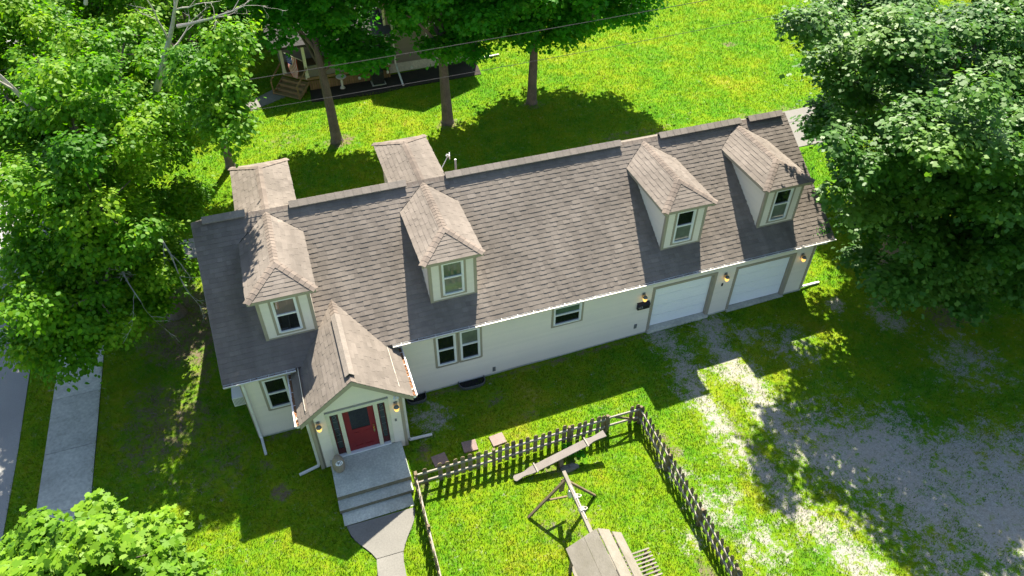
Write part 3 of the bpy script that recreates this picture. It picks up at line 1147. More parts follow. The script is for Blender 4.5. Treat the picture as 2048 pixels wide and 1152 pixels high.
# raised stiles, rails and lower panels
for (x0, x1, z0, z1) in ((2.927, 3.12, .505, 2.668), (3.73, 3.923, .505, 2.668), (3.12, 3.73, 2.60, 2.668), (3.12, 3.73, 1.45, 1.60), (3.12, 3.73, .505, .70), (3.38, 3.47, .70, 1.45)):
    mb.box(x0, x1, yd - .014, yd + .002, z0, z1)
for (x0, x1) in ((3.16, 3.34), (3.51, 3.69)):
    mb.box(x0, x1, yd - .010, yd + .002, .75, 1.40)
dl = mb.build('door_leaf', redm, door)
mb = MB()
mb.box(3.12, 3.73, yd - .004, yd + .004, 1.60, 2.60)
mb.build('pane', g_dark, door)
mb = MB()
mb.tube([(3.83, yd - .07, 1.42), (3.83, yd - .012, 1.42)], [.035, .03], 10)
mb.tube([(3.83, yd - .05, 1.62), (3.83, yd - .012, 1.62)], [.03, .03], 10)
mb.box(3.80, 3.86, yd - .022, yd - .012, 1.24, 1.5)
mb.tube([(3.83, yd - .02, 1.25), (3.83, yd - .07, 1.27), (3.83, yd - .07, 1.36), (3.83, yd - .02, 1.39)], .013, 8)
mb.build('door_handle', brass, door)
for (x0, x1) in ((2.535, 2.79), (4.06, 4.295)):
    mb = MB()
    mb.box(x0, x1, yd, yd + .04, .505, 2.668)
    mb.box(x0, x0 + .045, yd - .012, yd + .001, .505, 2.668)
    mb.box(x1 - .045, x1, yd - .012, yd + .001, .505, 2.668)
    mb.box(x0 + .045, x1 - .045, yd - .012, yd + .001, .505, .80)
    mb.box(x0 + .045, x1 - .045, yd - .012, yd + .001, 2.60, 2.668)
    mb.build('sidelight_frame', darkred, door)
    mb = MB()
    mb.box(x0 + .045, x1 - .045, yd - .004, yd + .003, .80, 2.60)
    for zz in (1.15, 1.5, 1.85, 2.2):
        mb.box(x0 + .045, x1 - .045, yd - .008, yd - .003, zz - .006, zz + .006, .5, 1)
    xc = (x0 + x1) / 2
    mb.tube([(xc + .05 * math.cos(t_), yd - .006, 2.42 + .07 * math.sin(t_)) for t_ in np.linspace(0, 6.283, 13)], .004, 5, .5, 1)
    mb.build('pane', [g_lead, greym], door)

# stoop and steps
mb = MB()
mb.box(2.20, 4.63, -3.56, PYW - .02, -.2, .42)
mb.m[2] = 1
st = mb.build('stoop', [stoopm, riserm], house)
for (y0, y1, z1, xa, xb) in ((-3.96, -3.562, .235, 2.19, 4.60), (-4.44, -3.962, .085, 2.24, 4.50)):
    mb = MB()
    mb.box(xa, xb, y0, y1, -.2, z1, random.random())
    mb.m[2] = 1
    mb.build('step', [stoopm, riserm], st)


# ---- gutters and downspouts
def gutter(A, B, out, nm='gutter', lit=.3):
    """open box gutter along A-B (top back edge); out = unit outward vector"""
    A, B, out = Vector(A), Vector(B), Vector(out)
    mb = MB()
    prof = [(0, 0), (0, -.11), (.07, -.115), (.115, -.04), (.14, 0), (.10, .002), (.10, -.035), (.065, -.10), (.01, -.10), (.01, 0)]
    for (p, q) in zip(prof[:-1], prof[1:]):
        f_ = lambda P_, k_: P_ + out * k_[0] + Vector((0, 0, k_[1]))
        mb.poly([f_(A, p), f_(B, p), f_(B, q), f_(A, q)])
    for P_ in (A, B):
        mb.poly([P_ + out * k_[0] + Vector((0, 0, k_[1])) for k_ in prof[:5]])
    d = (B - A); n = max(1, int(d.length / .62))
    for k in range(n + 1):
        p = A + d * ((k + .5) / (n + 1))
        mb.bar(p + Vector((0, 0, .006)), p + out * .122 + Vector((0, 0, .004)), .016, .008)
    g_ = mb.build(nm, gutterm, house)
    # grit and leaves lying in the trough
    mb = MB()
    m_ = int(d.length * 10 * lit)
    for k in range(m_):
        u_ = random.random() ** 1.3
        p = A + d * u_ + out * random.uniform(.02, .10) + Vector((0, 0, -.055 + random.random() * .05))
        r = Vector((random.uniform(-1, 1), random.uniform(-1, 1), random.uniform(-.4, .4))).normalized() * random.uniform(.02, .05)
        s_ = r.cross(Vector((0, 0, 1))).normalized() * random.uniform(.012, .03)
        mb.poly([p - r, p + s_, p + r, p - s_], random.random())
    mb.poly([A + out * .012 + Vector((0, 0, -.06)), B + out * .012 + Vector((0, 0, -.06)), B + out * .10 + Vector((0, 0, -.06)), A + out * .10 + Vector((0, 0, -.06))], .2)
    tag(mb.build('gutter_litter', litter if lit < 1 else stoneleaf, g_), kind='stuff')
    return g_


gutter((X0R, -OV - .02, ZE - .025), (1.81, -OV - .02, ZE - .025), (0, -1, 0), lit=.6)
gutter((5.04, -OV - .02, ZE - .025), (X1R, -OV - .02, ZE - .025), (0, -1, 0), lit=.25)
gutter((PX - PHW - .015, PYF, PZE - .02), (PX - PHW - .015, -.02, PZE - .02), (-1, 0, 0), lit=2)
gutter((PX + PHW + .015, PYF, PZE - .02), (PX + PHW + .015, -.02, PZE - .02), (1, 0, 0), lit=3)


def downspout(pts):
    mb = MB()
    for p, q in zip(pts[:-1], pts[1:]):
        d = (Vector(q) - Vector(p)).normalized()
        u_ = (0, 1, 0) if abs(d.z) > .7 else (0, 0, 1)
        mb.bar(Vector(p) - d * .02, Vector(q) + d * .02, .085, .062, u_)
    return mb.build('downspout', gutterm, house)


downspout([(.10, -.20, 3.05), (.07, -.075, 2.86), (.06, -.075, .18), (.07, -.12, .10), (.14, -.82, .055)])
downspout([(PX - PHW - .07, PYW + .14, PZE - .10), (PXL - .075, PYW + .14, PZE - .30), (PXL - .075, PYW + .14, .2), (PXL - .12, PYW + .13, .10), (1.15, -2.05, .075)])
downspout([(PX + PHW + .07, PYW + .12, PZE - .10), (PXR + .075, PYW + .12, PZE - .30), (PXR + .075, PYW + .12, .26), (PXR + .13, PYW + .12, .17), (5.72, -1.96, .16)])
downspout([(L + .3, -.2, 3.05), (L + .07, .06, 2.82), (L + .07, .06, .62), (L + .12, .06, .52), (23.35, .08, .49)])


# ---- small fittings on the wall
def coach_lamp(x, y, z, label):
    t = thing('wall_lamp', label, 'lamp', (x, y, z), 'coach lamps on the house walls')
    mb = MB()
    mb.box(x - .06, x + .06, y - .018, y, z - .08, z + .14)
    mb.build('back_plate', greym, t)
    mb = MB()
    mb.tube([(x, y - .01, z + .10), (x, y - .07, z + .16), (x, y - .13, z + .14), (x, y - .14, z + .08)], .012, 7)
    mb.build('arm', greym, t)
    mb = MB()
    mb.lathe([(.015, .10), (.05, .08), (.085, .02), (.09, .0)], (x, y - .14, z), 14)
    mb.build('cap', galv, t)
    mb = MB()
    mb.lathe([(.05, -.17), (.075, -.13), (.085, -.06), (.075, -.002)], (x, y - .14, z), 14)
    mb.build('lamp_glass', amber, t)
    return t


coach_lamp(14.68, -.03, 2.42, 'lit coach lamp above the black mailbox, left of both garage doors')
coach_lamp(18.25, -.03, 2.42, 'lit coach lamp on the wall between the two garage doors')
coach_lamp(21.80, -.03, 2.45, 'lit coach lamp at the far right corner beside the garage')
coach_lamp(2.15, PYW - .03, 2.42, 'lit coach lamp left of the red front door')
coach_lamp(4.64, PYW - .03, 2.42, 'lit coach lamp right of the red front door')
# security light
t = thing('security_light', 'small white security light above the lamp right of the red door', 'light', (4.68, PYW - .02, 2.86))
mb = MB(); mb.tube([(4.68, PYW - .016, 2.86), (4.68, PYW - .05, 2.86)], .055, 12); mb.build('base', white, t)
for dx in (-.05, .05):
    mb = MB(); mb.tube([(4.68 + dx * .4, PYW - .05, 2.86), (4.68 + dx, PYW - .10, 2.88), (4.68 + dx * 1.3, PYW - .17, 2.83)], [.02, .045, .05], 10); mb.build('lamp_head', white, t)
# doorbell cover, keypad, outlets
mb = MB(); mb.box(-.03, .03, -.02, 0, -.06, .06); mb.box(-.015, .015, -.026, -.02, -.02, .02)
for nm, lab, ct, x, y, z, mt, sc in (('doorbell', 'small grey doorbell on the wall right of the red door', 'doorbell', 4.57, PYW - .015, 1.62, greym, 1.0),
                                     ('keypad', 'small black keypad below the lamp between the garage doors', 'keypad', 18.22, -.015, 1.94, black, 1.2),
                                     ('outlet_cover', 'grey outlet cover low on the wall right of the window well', 'outlet', 8.68, -.015, .44, greym, 1.9),
                                     ('outlet_cover', 'grey outlet cover low on the wall below the mailbox', 'outlet', 14.55, -.015, .80, greym, 1.9)):
    me = mb.mesh(nm); me.materials.append(mt)
    o = bpy.data.objects.new(nm, me); COL.objects.link(o); o.location = (x, y, z); o.scale = (sc, 1, sc)
    tag(o, lab, ct)


def text_mesh(txt, size, mat, name, M, parent):
    cu_ = bpy.data.curves.new('lettering', 'FONT')
    cu_.body = txt; cu_.size = size; cu_.align_x = 'CENTER'; cu_.align_y = 'CENTER'; cu_.extrude = .002
    to = bpy.data.objects.new('lettering_tmp', cu_)
    COL.objects.link(to)
    bpy.context.view_layer.update()
    me = bpy.data.meshes.new_from_object(to)
    bpy.data.objects.remove(to)
    me.transform(M)
    me.materials.clear(); me.materials.append(mat)
    o = bpy.data.objects.new(name, me)
    COL.objects.link(o)
    o.parent = parent
    return o


# mailbox
t = thing('mailbox', 'black wall mailbox with white letters beside the left garage door', 'mailbox', (14.72, -.015, 1.78))
mb = MB()
mb.hexa([(14.47, -.12, 1.76), (14.98, -.12, 1.76), (14.98, -.015, 1.76), (14.47, -.015, 1.76), (14.47, -.12, 1.97), (14.98, -.12, 1.97), (14.98, -.015, 1.99), (14.47, -.015, 1.99)])
mb.build('box', black, t)
mb = MB()
mb.hexa([(14.46, -.135, 1.955), (14.99, -.135, 1.955), (14.99, -.013, 2.055), (14.46, -.013, 2.055), (14.46, -.135, 1.972), (14.99, -.135, 1.972), (14.99, -.013, 2.072), (14.46, -.013, 2.072)])
mb.build('lid', black, t)
M_ = Matrix.Translation((14.60 - 14.72, -.126 + .015, 1.885 - 1.78)) @ Matrix.Rotation(math.radians(90), 4, 'X')
text_mesh('U.S.', .13, flagW, 'lettering', M_, t)

# number jar on the stoop
t = thing('stone_jar', 'tan stoneware jar with house number on the concrete stoop', 'jar', (2.46, -2.52, .42))
mb = MB()
mb.lathe([(.13, 0), (.17, .03), (.20, .14), (.205, .30), (.195, .46), (.16, .57), (.11, .63), (.095, .66), (.105, .69), (.085, .695)], (2.46, -2.52, .42), 24)
mb.build('body', jarm, t, smooth=True)
mb = MB()
f = Vector((.12, -.86, .50)).normalized()
cpt = Vector((2.46, -2.52, .42 + .50)) + Vector((.03, -.168, .045))
side = Vector((0, 0, 1)).cross(f).normalized()
upp = f.cross(side)
mb.poly([cpt + side * (.12 * math.cos(q)) + upp * (.085 * math.sin(q)) for q in np.linspace(0, 6.283, 18)[:-1]])
mb.poly([cpt - f * .03 + side * (.12 * math.cos(q)) + upp * (.085 * math.sin(q)) for q in np.linspace(0, 6.283, 18)[:-1]])
mb.build('number_plate', white, t)
Mr = Matrix(((side.x, upp.x, f.x, cpt.x + f.x * .003 - 2.46), (side.y, upp.y, f.y, cpt.y + f.y * .003 + 2.52), (side.z, upp.z, f.z, cpt.z + f.z * .003 - .42), (0, 0, 0, 1)))
text_mesh('90', .16, black, 'number', Mr, t)

# window wells
for (cx_, w_, lab) in ((7.76, .5, 'galvanised window well below the double window'), (5.62, .36, 'small dark window well beside the porch')):
    t = thing('window_well', lab, 'window well', (cx_, -.25, gz(cx_)))
    mb = MB()
    ang = np.linspace(math.pi, 2 * math.pi, 15)
    for (r0, z0_, z1_) in ((1.0, -.02, .10),):
        P_ = [(cx_ + w_ * math.copysign(abs(math.cos(q)) ** .5, math.cos(q)), -.03 - .40 * abs(math.sin(q)) ** .6) for q in ang]
        for p, q in zip(P_[:-1], P_[1:]):
            mb.bar((p[0], p[1], gz(cx_) + .05), (q[0], q[1], gz(cx_) + .05), .025, .14)
    mb.build('rim', galv, t)
    mb = MB()
    mb.poly([(x, y, gz(cx_) + .022) for x, y in P_])
    mb.build('pit', dark, t)

# window air conditioner on the left gable wall
t = thing('air_conditioner', 'white louvred window air conditioner on the left gable wall', 'air conditioner', (-.2, .4, 1.75))
mb = MB(); mb.box(-.42, -.02, .15, .72, 1.72, 2.12); mb.build('casing', white, t)
for k in range(9):
    mb = MB(); mb.box(-.39 + k * .041, -.372 + k * .041, .138, .152, 1.76, 2.09); mb.build('louvre', greym, t)
    mb = MB(); mb.box(-.432, -.419, .19 + k * .055, .215 + k * .055, 1.76, 2.09); mb.build('louvre', greym, t)

# antenna mast behind the house and a vent stack
t = thing('antenna', 'thin white antenna mast behind the second dormer', 'antenna', (9.3, 2 * YR + .06, gz(9)))
mb = MB(); mb.tube([(9.3, 2 * YR + .05, gz(9)), (9.3, 2 * YR + .06, 3.45), (9.75, 2 * YR + .4, 3.9)], .02, 8); mb.build('mast', white, t)
mb = MB(); mb.bar((9.68, 2 * YR + .38, 3.96), (9.80, 2 * YR + .42, 3.86), .08, .10); mb.bar((9.80, 2 * YR + .34, 4.0), (9.84, 2 * YR + .46, 3.76), .04, .2); mb.build('receiver', white, t)
mb = MB(); mb.tube([(8.98, 5.3, roof_z(2 * YR - 5.3) - .1), (8.98, 5.3, 6.42)], .04, 10)
mb.build('vent_pipe', greym, house)

# ---- shingles: the 300 that show largest as parts, the rest joined per roof
cams = np.array(CAM_LOC)
cen = np.array([q[3] for q in TABS])
pr = project(cen)
area = []
for (k_, vs, ti, cn) in TABS:
    q = project(np.array([vs[3], vs[2], vs[6], vs[7]]))[:, :2]
    s_ = 0.5 * ((q[0, 0] - q[2, 0]) * (q[1, 1] - q[3, 1]) - (q[1, 0] - q[3, 0]) * (q[0, 1] - q[2, 1]))
    vis = (cn[1] < YR) and not (k_ == 'main' and (abs(cn[0] - PX) < (PZR - cn[2]) / PSL + .05)) and not any(k_ == 'main' and abs(cn[0] - d) < DWE and cn[1] > DYE for d in DX) and k_[-1] != '1'
    area.append(abs(s_) if vis else 0)
order = np.argsort(-np.array(area))
chosen = set(order[:296].tolist())
groups = {}
for i, (k_, vs, ti, cn) in enumerate(TABS):
    if i in chosen:
        mb = MB()
        mb.v = [tuple(v) for v in vs]; mb.f = list(TF); mb.t = [ti] * 4; mb.m = [0] * 4
        mb.build('shingle', shing, ROOFS[k_])
    else:
        g_ = groups.setdefault(k_, MB())
        i0 = len(g_.v)
        g_.v += [tuple(v) for v in vs]
        g_.f += [tuple(i0 + q for q in f_) for f_ in TF]
        g_.t += [ti] * 4; g_.m += [0] * 4
for k_, g_ in groups.items():
    tag(g_.build('shingles', shing, ROOFS[k_]), kind='stuff')

# ================================================================== FENCE
FH = .95


def picket_mesh(h, wd=.115, top='dog', seed=0):
    r = random.Random(seed)
    mb = MB()
    if top == 'dog':
        prof = [(-wd / 2, 0), (wd / 2, 0), (wd / 2, h - .05), (wd / 4, h), (-wd / 4, h + r.uniform(-.01, .01)), (-wd / 2, h - .05)]
    else:
        prof = [(-wd / 2, 0), (wd / 2, 0), (wd / 2, h - .11), (0, h), (-wd / 2, h - .11)]
    d = .011
    fr, bk = [(x, -d, z) for x, z in prof], [(x, d, z) for x, z in prof]
    t = r.random()
    mb.poly(fr, t); mb.poly(list(reversed(bk)), t)
    for i in range(len(prof)):
        j = (i + 1) % len(prof)
        mb.poly([fr[i], bk[i], bk[j], fr[j]], t)
    me = mb.mesh('picket')
    me.materials.append(fencew)
    return me


PICK = [picket_mesh(FH, .145, 'dog', k) for k in range(5)]
PICKP = [picket_mesh(FH + .04, .15, 'point', k + 9) for k in range(5)]


def fence_run(label, A, B, xs, meshes, side, posts):
    """xs: distances along A-B of the pickets; side: offset of the pickets from the rails"""
    A, B = Vector((A[0], A[1], 0)), Vector((B[0], B[1], 0))
    d = (B - A).normalized()
    ang = math.atan2(d.y, d.x)
    n_ = Vector((-d.y, d.x, 0))
    base = (A.x, A.y, gz(A.x))
    t = thing('picket_fence', label, 'fence', base, 'runs of the weathered picket fence')
    for k, s_ in enumerate(xs):
        p = A + d * s_ + n_ * side
        o = inst(random.choice(meshes), 'picket', t, (p.x - base[0], p.y - base[1], gz(p.x) + .02 - base[2] + random.uniform(-.02, .02)))
        o.rotation_euler = (random.uniform(-.03, .03), random.uniform(-.035, .035), ang + random.uniform(-.08, .08))
    for s_ in posts:
        p = A + d * s_
        mb = MB()
        mb.box(p.x - .045, p.x + .045, p.y - .045, p.y + .045, gz(p.x) - .3, gz(p.x) + FH - .02)
        mb.build('post', fencew, t)
    pb = posts
    for s0, s1 in zip(pb[:-1], pb[1:]):
        for h in (.30, .74):
            p, q = A + d * s0, A + d * s1
            dz = random.uniform(-.02, .02)
            mb = MB()
            mb.bar((p.x, p.y, gz(p.x) + h), (q.x, q.y, gz(q.x) + h + dz), .045, .085)
            mb.build('rail', railw, t)
    return t


px = [5.07, 5.57, 5.84, 6.1, 6.34, 6.59, 6.86, 7.11, 7.62, 7.87, 8.12, 8.37, 8.63, 8.89, 9.13, 9.41, 9.67, 9.94, 10.21, 10.46, 10.7, 10.93, 11.21, 11.4]
fr_ = fence_run('weathered picket fence run facing the house, between steps and gate', (4.75, -3.86), (11.52, -3.90), [x - 4.75 for x in px], PICK, .035, [0, 2.65, 5.35, 6.77])
mb = MB()
mb.bar((7.14, -3.90, .86), (7.44, -3.90, .52), .04, .09)
mb.build('brace', fencew, fr_)
n_ = int(5.2 / .235)
fence_run('picket fence run beside the path, nearly end on', (4.74, -3.92), (4.55, -9.6), [.15 + k * .235 for k in range(n_)], PICK, -.035, [0, 1.9, 3.8, 5.4])
n_ = int(8 / .262)
fence_run('long picket fence run beside the gravel driveway', (12.78, -3.94), (12.72, -12.3), [.06 + k * .262 for k in range(n_)], PICKP, .035, [0, 2.1, 4.2, 6.2, 8.05])
# gate with most pickets gone
t = thing('garden_gate', 'broken garden gate with diagonal brace and few pickets at fence corner', 'gate', (11.44, -3.90, gz(11.4)))
for h in (.34, .78):
    mb = MB(); mb.bar((11.46, -3.91, gz(11.4) + h), (12.74, -3.93, gz(12.5) + h), .04, .085); mb.build('rail', railw, t)
mb = MB(); mb.bar((11.82, -3.94, gz(11.6) + .76), (12.54, -3.96, gz(12.5) + .34), .03, .09); mb.build('brace', fencew, t)
for x, hh in ((11.60, .82), (12.48, FH)):
    o = inst(PICK[2], 'picket', t, (x - 11.44, .045, .02)); o.scale = (1, 1, hh / FH)
o = inst(PICK[0], 'picket', t, (12.70 - 11.44, .045, .04))

# plank see-saw
A_, B_ = Vector((7.84, -4.66, gz(7.9) + .07)), Vector((11.16, -4.46, gz(11.1) + .80))
t = thing('seesaw', 'weathered grey see-saw plank with two cross cleats beside the fence', 'seesaw', (9.5, -4.55, gz(9.5)))
d = (B_ - A_); Ln = d.length; d.normalize()
sd = Vector((0, 0, 1)).cross(d).normalized(); un = d.cross(sd)
mb = MB()
st_ = [(0, .13), (.06, .24), (.30, .17), (.42, .17), (.60, .26), (.75, .28), (2.6, .28), (2.75, .27), (2.95, .19), (3.12, .20), (Ln, .27)]
Lp = [A_ + d * s_ + sd * (w_ / 2) for s_, w_ in st_]; Rp = [A_ + d * s_ - sd * (w_ / 2) for s_, w_ in st_]
th = un * .022
for k in range(len(st_) - 1):
    mb.hexa([Lp[k] - th, Rp[k] - th, Rp[k + 1] - th, Lp[k + 1] - th, Lp[k] + th, Rp[k] + th, Rp[k + 1] + th, Lp[k + 1] + th], .5)
mb.build('plank', plankw, t)
for s_ in (.82, 2.72):
    mb = MB(); P_ = A_ + d * s_ + un * .042; mb.bar(P_ - sd * .19, P_ + sd * .19, .045, .04, un); mb.build('cleat', railw, t)
mb = MB(); mb.bar((9.52, -4.72, gz(9.5)), (9.52, -4.56, gz(9.5) + .42), .14, .12); mb.bar((9.52, -4.38, gz(9.5)), (9.52, -4.54, gz(9.5) + .42), .14, .12); mb.build('fulcrum', fencew, t)


def rock(name, label, loc, r, mat_, seed, sq=(1, 1, .6)):
    rr = np.random.default_rng(seed)
    mb = MB()
    n, m_ = 12, 7
    for i in range(m_):
        ph = math.pi * i / (m_ - 1) - math.pi / 2
        for j in range(n):
            th_ = 2 * math.pi * j / n
            k = r * (1 + (rr.random() - .5) * .35)
            mb.v.append((loc[0] + sq[0] * k * math.cos(ph) * math.cos(th_), loc[1] + sq[1] * k * math.cos(ph) * math.sin(th_), loc[2] + sq[2] * k * math.sin(ph)))
    for i in range(m_ - 1):
        for j in range(n):
            mb.f.append((i * n + j, i * n + (j + 1) % n, (i + 1) * n + (j + 1) % n, (i + 1) * n + j)); mb.t.append(.5); mb.m.append(0)
    return tag(mb.build(name, mat_, loc=loc), label, 'rock')


rock('rock', 'flat grey rock on the grass below the see-saw plank', (9.75, -4.86, gz(9.7) + .04), .22, rockm, 4, (1.5, .7, .5))

# stepping stones
for k, (x, y, rz_, lab) in enumerate(((5.73, -3.05, .1, 'nearest the steps'), (6.85, -2.86, -.05, 'in the middle'), (7.85, -2.93, .08, 'farthest right, in the sun'))):
    mb = MB(); mb.box(-.25, .25, -.22, .22, -.06, .035, random.random())
    me = mb.mesh('stepping_stone'); me.materials.append(paver)
    o = bpy.data.objects.new('stepping_stone', me); COL.objects.link(o)
    o.location = (x, y, gz(x)); o.rotation_euler = (0, 0, rz_)
    tag(o, 'reddish square stepping stone in the grass by the fence, ' + lab, 'stepping stone', 'stepping stones along the fence')

# ================================================================== SWING AND PLAYHOUSE
t = thing('swing_frame', 'wooden A-frame swing with white rope beside the playhouse', 'swing', (8.98, -6.1, gz(9)))
ap = Vector((9.0, -6.1, gz(9) + 1.48))
for bx in (7.83, 10.14):
    mb = MB(); mb.bar((bx, -6.09, gz(bx)), ap + Vector((0, 0, .04)), .075, .075, (0, 1, 0)); mb.build('leg', fencew, t)
mb = MB(); mb.bar((8.40, -6.14, gz(9) + .74), (9.10, -6.14, gz(9) + .60), .05, .06); mb.build('cross_bar', fencew, t)
mb = MB(); mb.bar((9.05, -5.84, gz(9) + 1.56), (9.02, -8.25, gz(9) + 1.56), .11, .12); mb.build('beam', playw, t)
mb = MB(); mb.bar((8.98, -6.02, gz(9) + 1.46), (8.92, -6.05, gz(9) + .85), .16, .03, (0, 1, 0)); mb.build('board', fencew, t)
mb = MB()
for (yy, rr) in ((-6.85, .10), (-7.3, .12)):
    for q in range(5):
        y_ = yy + q * .028
        mb.tube([(9.04 + rr * .75 * math.cos(s_) + .02, y_ + .01 * math.sin(s_ * 2), gz(9) + 1.56 + rr * .8 * math.sin(s_)) for s_ in np.linspace(0, 6.283, 12)], .014, 6)
    mb.tube([(9.10, yy, gz(9) + 1.6), (9.24, yy + .06, gz(9) + 1.56), (9.27, yy + .16, gz(9) + 1.45), (9.14, yy + .2, gz(9) + 1.5)], .016, 6)
mb.tube([(9.04, -6.4, gz(9) + 1.62), (9.06, -6.8, gz(9) + 1.64), (9.05, -7.3, gz(9) + 1.63), (9.06, -7.6, gz(9) + 1.63)], .016, 6)
mb.build('rope', rope, t)
mb = MB()
mb.lathe([(.02, 0), (.06, .02), (.085, .12), (.09, .38), (.075, .40)], (9.12, -6.30, gz(9) + .80), 14)
mb.build('bucket_seat', plastic, t)
mb = MB()
for s_ in (-.07, .07):
    mb.tube([(9.12 + s_, -6.30, gz(9) + 1.15), (9.05 + s_ * .2, -6.32, gz(9) + 1.56)], .009, 6)
mb.build('seat_rope', rope, t)

t = thing('playhouse', 'wooden playhouse roof of wide grey boards with slatted side platform', 'playhouse', (9.1, -9.1, gz(9)))
zr_, ze_ = gz(9) + 1.80, gz(9) + 1.20
y0_, y1_ = -8.06, -9.9


def board(xa, za, xb, zb, th_, nm='roof_board', tt=.5, ya=y0_, yb=y1_):
    mb = MB()
    nx, nz = -(zb - za), (xb - xa)
    l_ = math.hypot(nx, nz); nx, nz = nx / l_ * th_, nz / l_ * th_
    if nz < 0: nx, nz = -nx, -nz
    mb.hexa([(xa, ya, za), (xb, ya, zb), (xb, yb, zb), (xa, yb, za), (xa + nx, ya, za + nz), (xb + nx, ya, zb + nz), (xb + nx, yb, zb + nz), (xa + nx, yb, za + nz)], tt)
    return mb.build(nm, playw, t)


lerp = lambda u_: (9.14 + (8.24 - 9.14) * u_, zr_ + (ze_ - zr_) * u_)
board(*lerp(0), *lerp(.40), .03, tt=.6)
board(*lerp(.41), *lerp(1.0), .03, tt=.45)
lerp2 = lambda u_: (9.16 + (9.95 - 9.16) * u_, zr_ + (ze_ - zr_) * u_)
board(*lerp2(0), *lerp2(.50), .03, tt=.9, yb=y1_)  # right slope tinted lighter than the left, sunlight put into the colour
board(*lerp2(.60), *lerp2(1.0), .03, tt=.9, ya=y0_ - .06)
for xx in (8.35, 9.85):
    for yy in (-8.25, -9.75):
        mb = MB(); mb.box(xx - .04, xx + .04, yy - .04, yy + .04, gz(9), ze_ + .02); mb.build('post', fencew, t)
for yy in (-8.2, -9.8):
    mb = MB(); mb.bar((8.28, yy, ze_ - .03), (9.14, yy, zr_ - .06), .05, .08); mb.bar((9.92, yy, ze_ - .03), (9.15, yy, zr_ - .06), .05, .08); mb.build('rafter', fencew, t)
mb = MB(); mb.box(8.35, 9.85, -9.75, -8.25, gz(9) + .35, gz(9) + .40); mb.build('floor', playw, t)
zs = gz(10) + .62
for k in range(11):
    yy = -8.60 - k * .118
    mb = MB(); mb.box(9.86, 10.72, yy - .022, yy + .022, zs, zs + .05, random.random()); mb.build('slat', playw, t)
for xx in (10.0, 10.6):
    mb = MB(); mb.box(xx - .03, xx + .03, -9.95, -8.58, zs - .08, zs - .001); mb.build('bearer', fencew, t)
for xx in (10.6,):
    for yy in (-8.65, -9.8):
        mb = MB(); mb.box(xx - .035, xx + .035, yy - .035, yy + .035, gz(10) - .1, zs - .08); mb.build('leg', fencew, t)

# ================================================================== HOUSE BEHIND
NB = thing('house', 'taupe house behind the maples with corner porch and flag', 'house', (10, 26, gz(10)))


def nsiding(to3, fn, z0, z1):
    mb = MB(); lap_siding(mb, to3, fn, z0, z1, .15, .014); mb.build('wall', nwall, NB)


nx0, nx1, ny0, ny1, nze, nzr = 10.3, 16.05, 26.0, 37.0, 4.6, 6.95
nxc = (nx0 + nx1) / 2
nsl = (nzr - nze) / (nxc - nx0 + .3)
nsiding(lambda s, z, o: (s, ny0 - o, z), lambda z: spans(nx0 + .08, nx1 - .08, [(12.75, 14.15, 1.55, 3.1)], z) if z < nze else [(min(nxc, nx0 + (z - nze) / nsl), max(nxc, nx1 - (z - nze) / nsl))], .8, nzr - .3)
nsiding(lambda s, z, o: (nx1 + o, s, z), lambda z: [(ny0 + .08, ny1)], .8, nze - .1)
nsiding(lambda s, z, o: (nx0 - o, s, z), lambda z: [(ny0 + .08, ny1)], .8, nze - .1)
nsiding(lambda s, z, o: (s, 28.1 - o, z), lambda z: spans(3.9, nx0, [(5.9, 6.9, 1.6, 2.9)], z), .9, 3.4)
nsiding(lambda s, z, o: (3.85 - o, s, z), lambda z: [(28.1, ny1)], .9, 3.4)
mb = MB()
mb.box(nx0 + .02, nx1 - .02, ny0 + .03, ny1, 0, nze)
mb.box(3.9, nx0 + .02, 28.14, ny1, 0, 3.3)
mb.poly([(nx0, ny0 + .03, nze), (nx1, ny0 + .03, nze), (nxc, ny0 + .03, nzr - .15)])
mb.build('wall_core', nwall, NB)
mb = MB(); mb.box(nx0, nx1 + .01, ny0 - .03, ny0 + .02, 0, .8); mb.box(nx1 - .02, nx1 + .03, ny0 - .03, ny1, 0, .8); mb.build('foundation', concrete, NB)
mb = MB()
for x in (nx0, nx1): mb.box(x - .07, x + .07, ny0 - .03, ny0, .8, nze)
mb.build('corner_board', cream, NB)
mb = MB()
for s_ in (-1, 1):
    xe = nxc + s_ * (nxc - nx0 + .45)
    p = [(xe, ny0 - .4, nze - .1), (nxc, ny0 - .4, nzr), (nxc, ny1 + .4, nzr), (xe, ny1 + .4, nze - .1)]
    mb.hexa([(x, y, z - .15) for x, y, z in p] + p)
p = [(3.3, 25.3, 3.05), (nx0 + .3, 25.3, 3.05), (nx0 + .3, 32.5, 5.4), (3.3, 32.5, 5.4)]
mb.hexa([(x, y, z - .15) for x, y, z in p] + p)
p = [(3.3, 38, 3.2), (nx0 + .3, 38, 3.2), (nx0 + .3, 32.5, 5.4), (3.3, 32.5, 5.4)]
mb.hexa([(x, y, z - .15) for x, y, z in p] + p)
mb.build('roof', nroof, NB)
for (x0, x1, z0, z1, y, gl) in ((12.8, 14.1, 1.6, 3.05, ny0, g_beige), (5.95, 6.85, 1.65, 2.85, 28.1, g_pale)):
    mb = MB()
    mb.box(x0, x0 + .09, y - .04, y + .02, z0, z1); mb.box(x1 - .09, x1, y - .04, y + .02, z0, z1)
    mb.box(x0 + .09, x1 - .09, y - .039, y + .02, z0, z0 + .1); mb.box(x0 + .09, x1 - .09, y - .039, y + .02, z1 - .09, z1)
    mb.box((x0 + x1) / 2 - .03, (x0 + x1) / 2 + .03, y - .03, y + .02, z0 + .1, z1 - .09)
    wn = mb.build('window', white, NB)
    mb = MB(); mb.box(x0 + .09, x1 - .09, y - .01, y + .0, z0 + .1, z1 - .09); mb.build('pane', gl, wn)
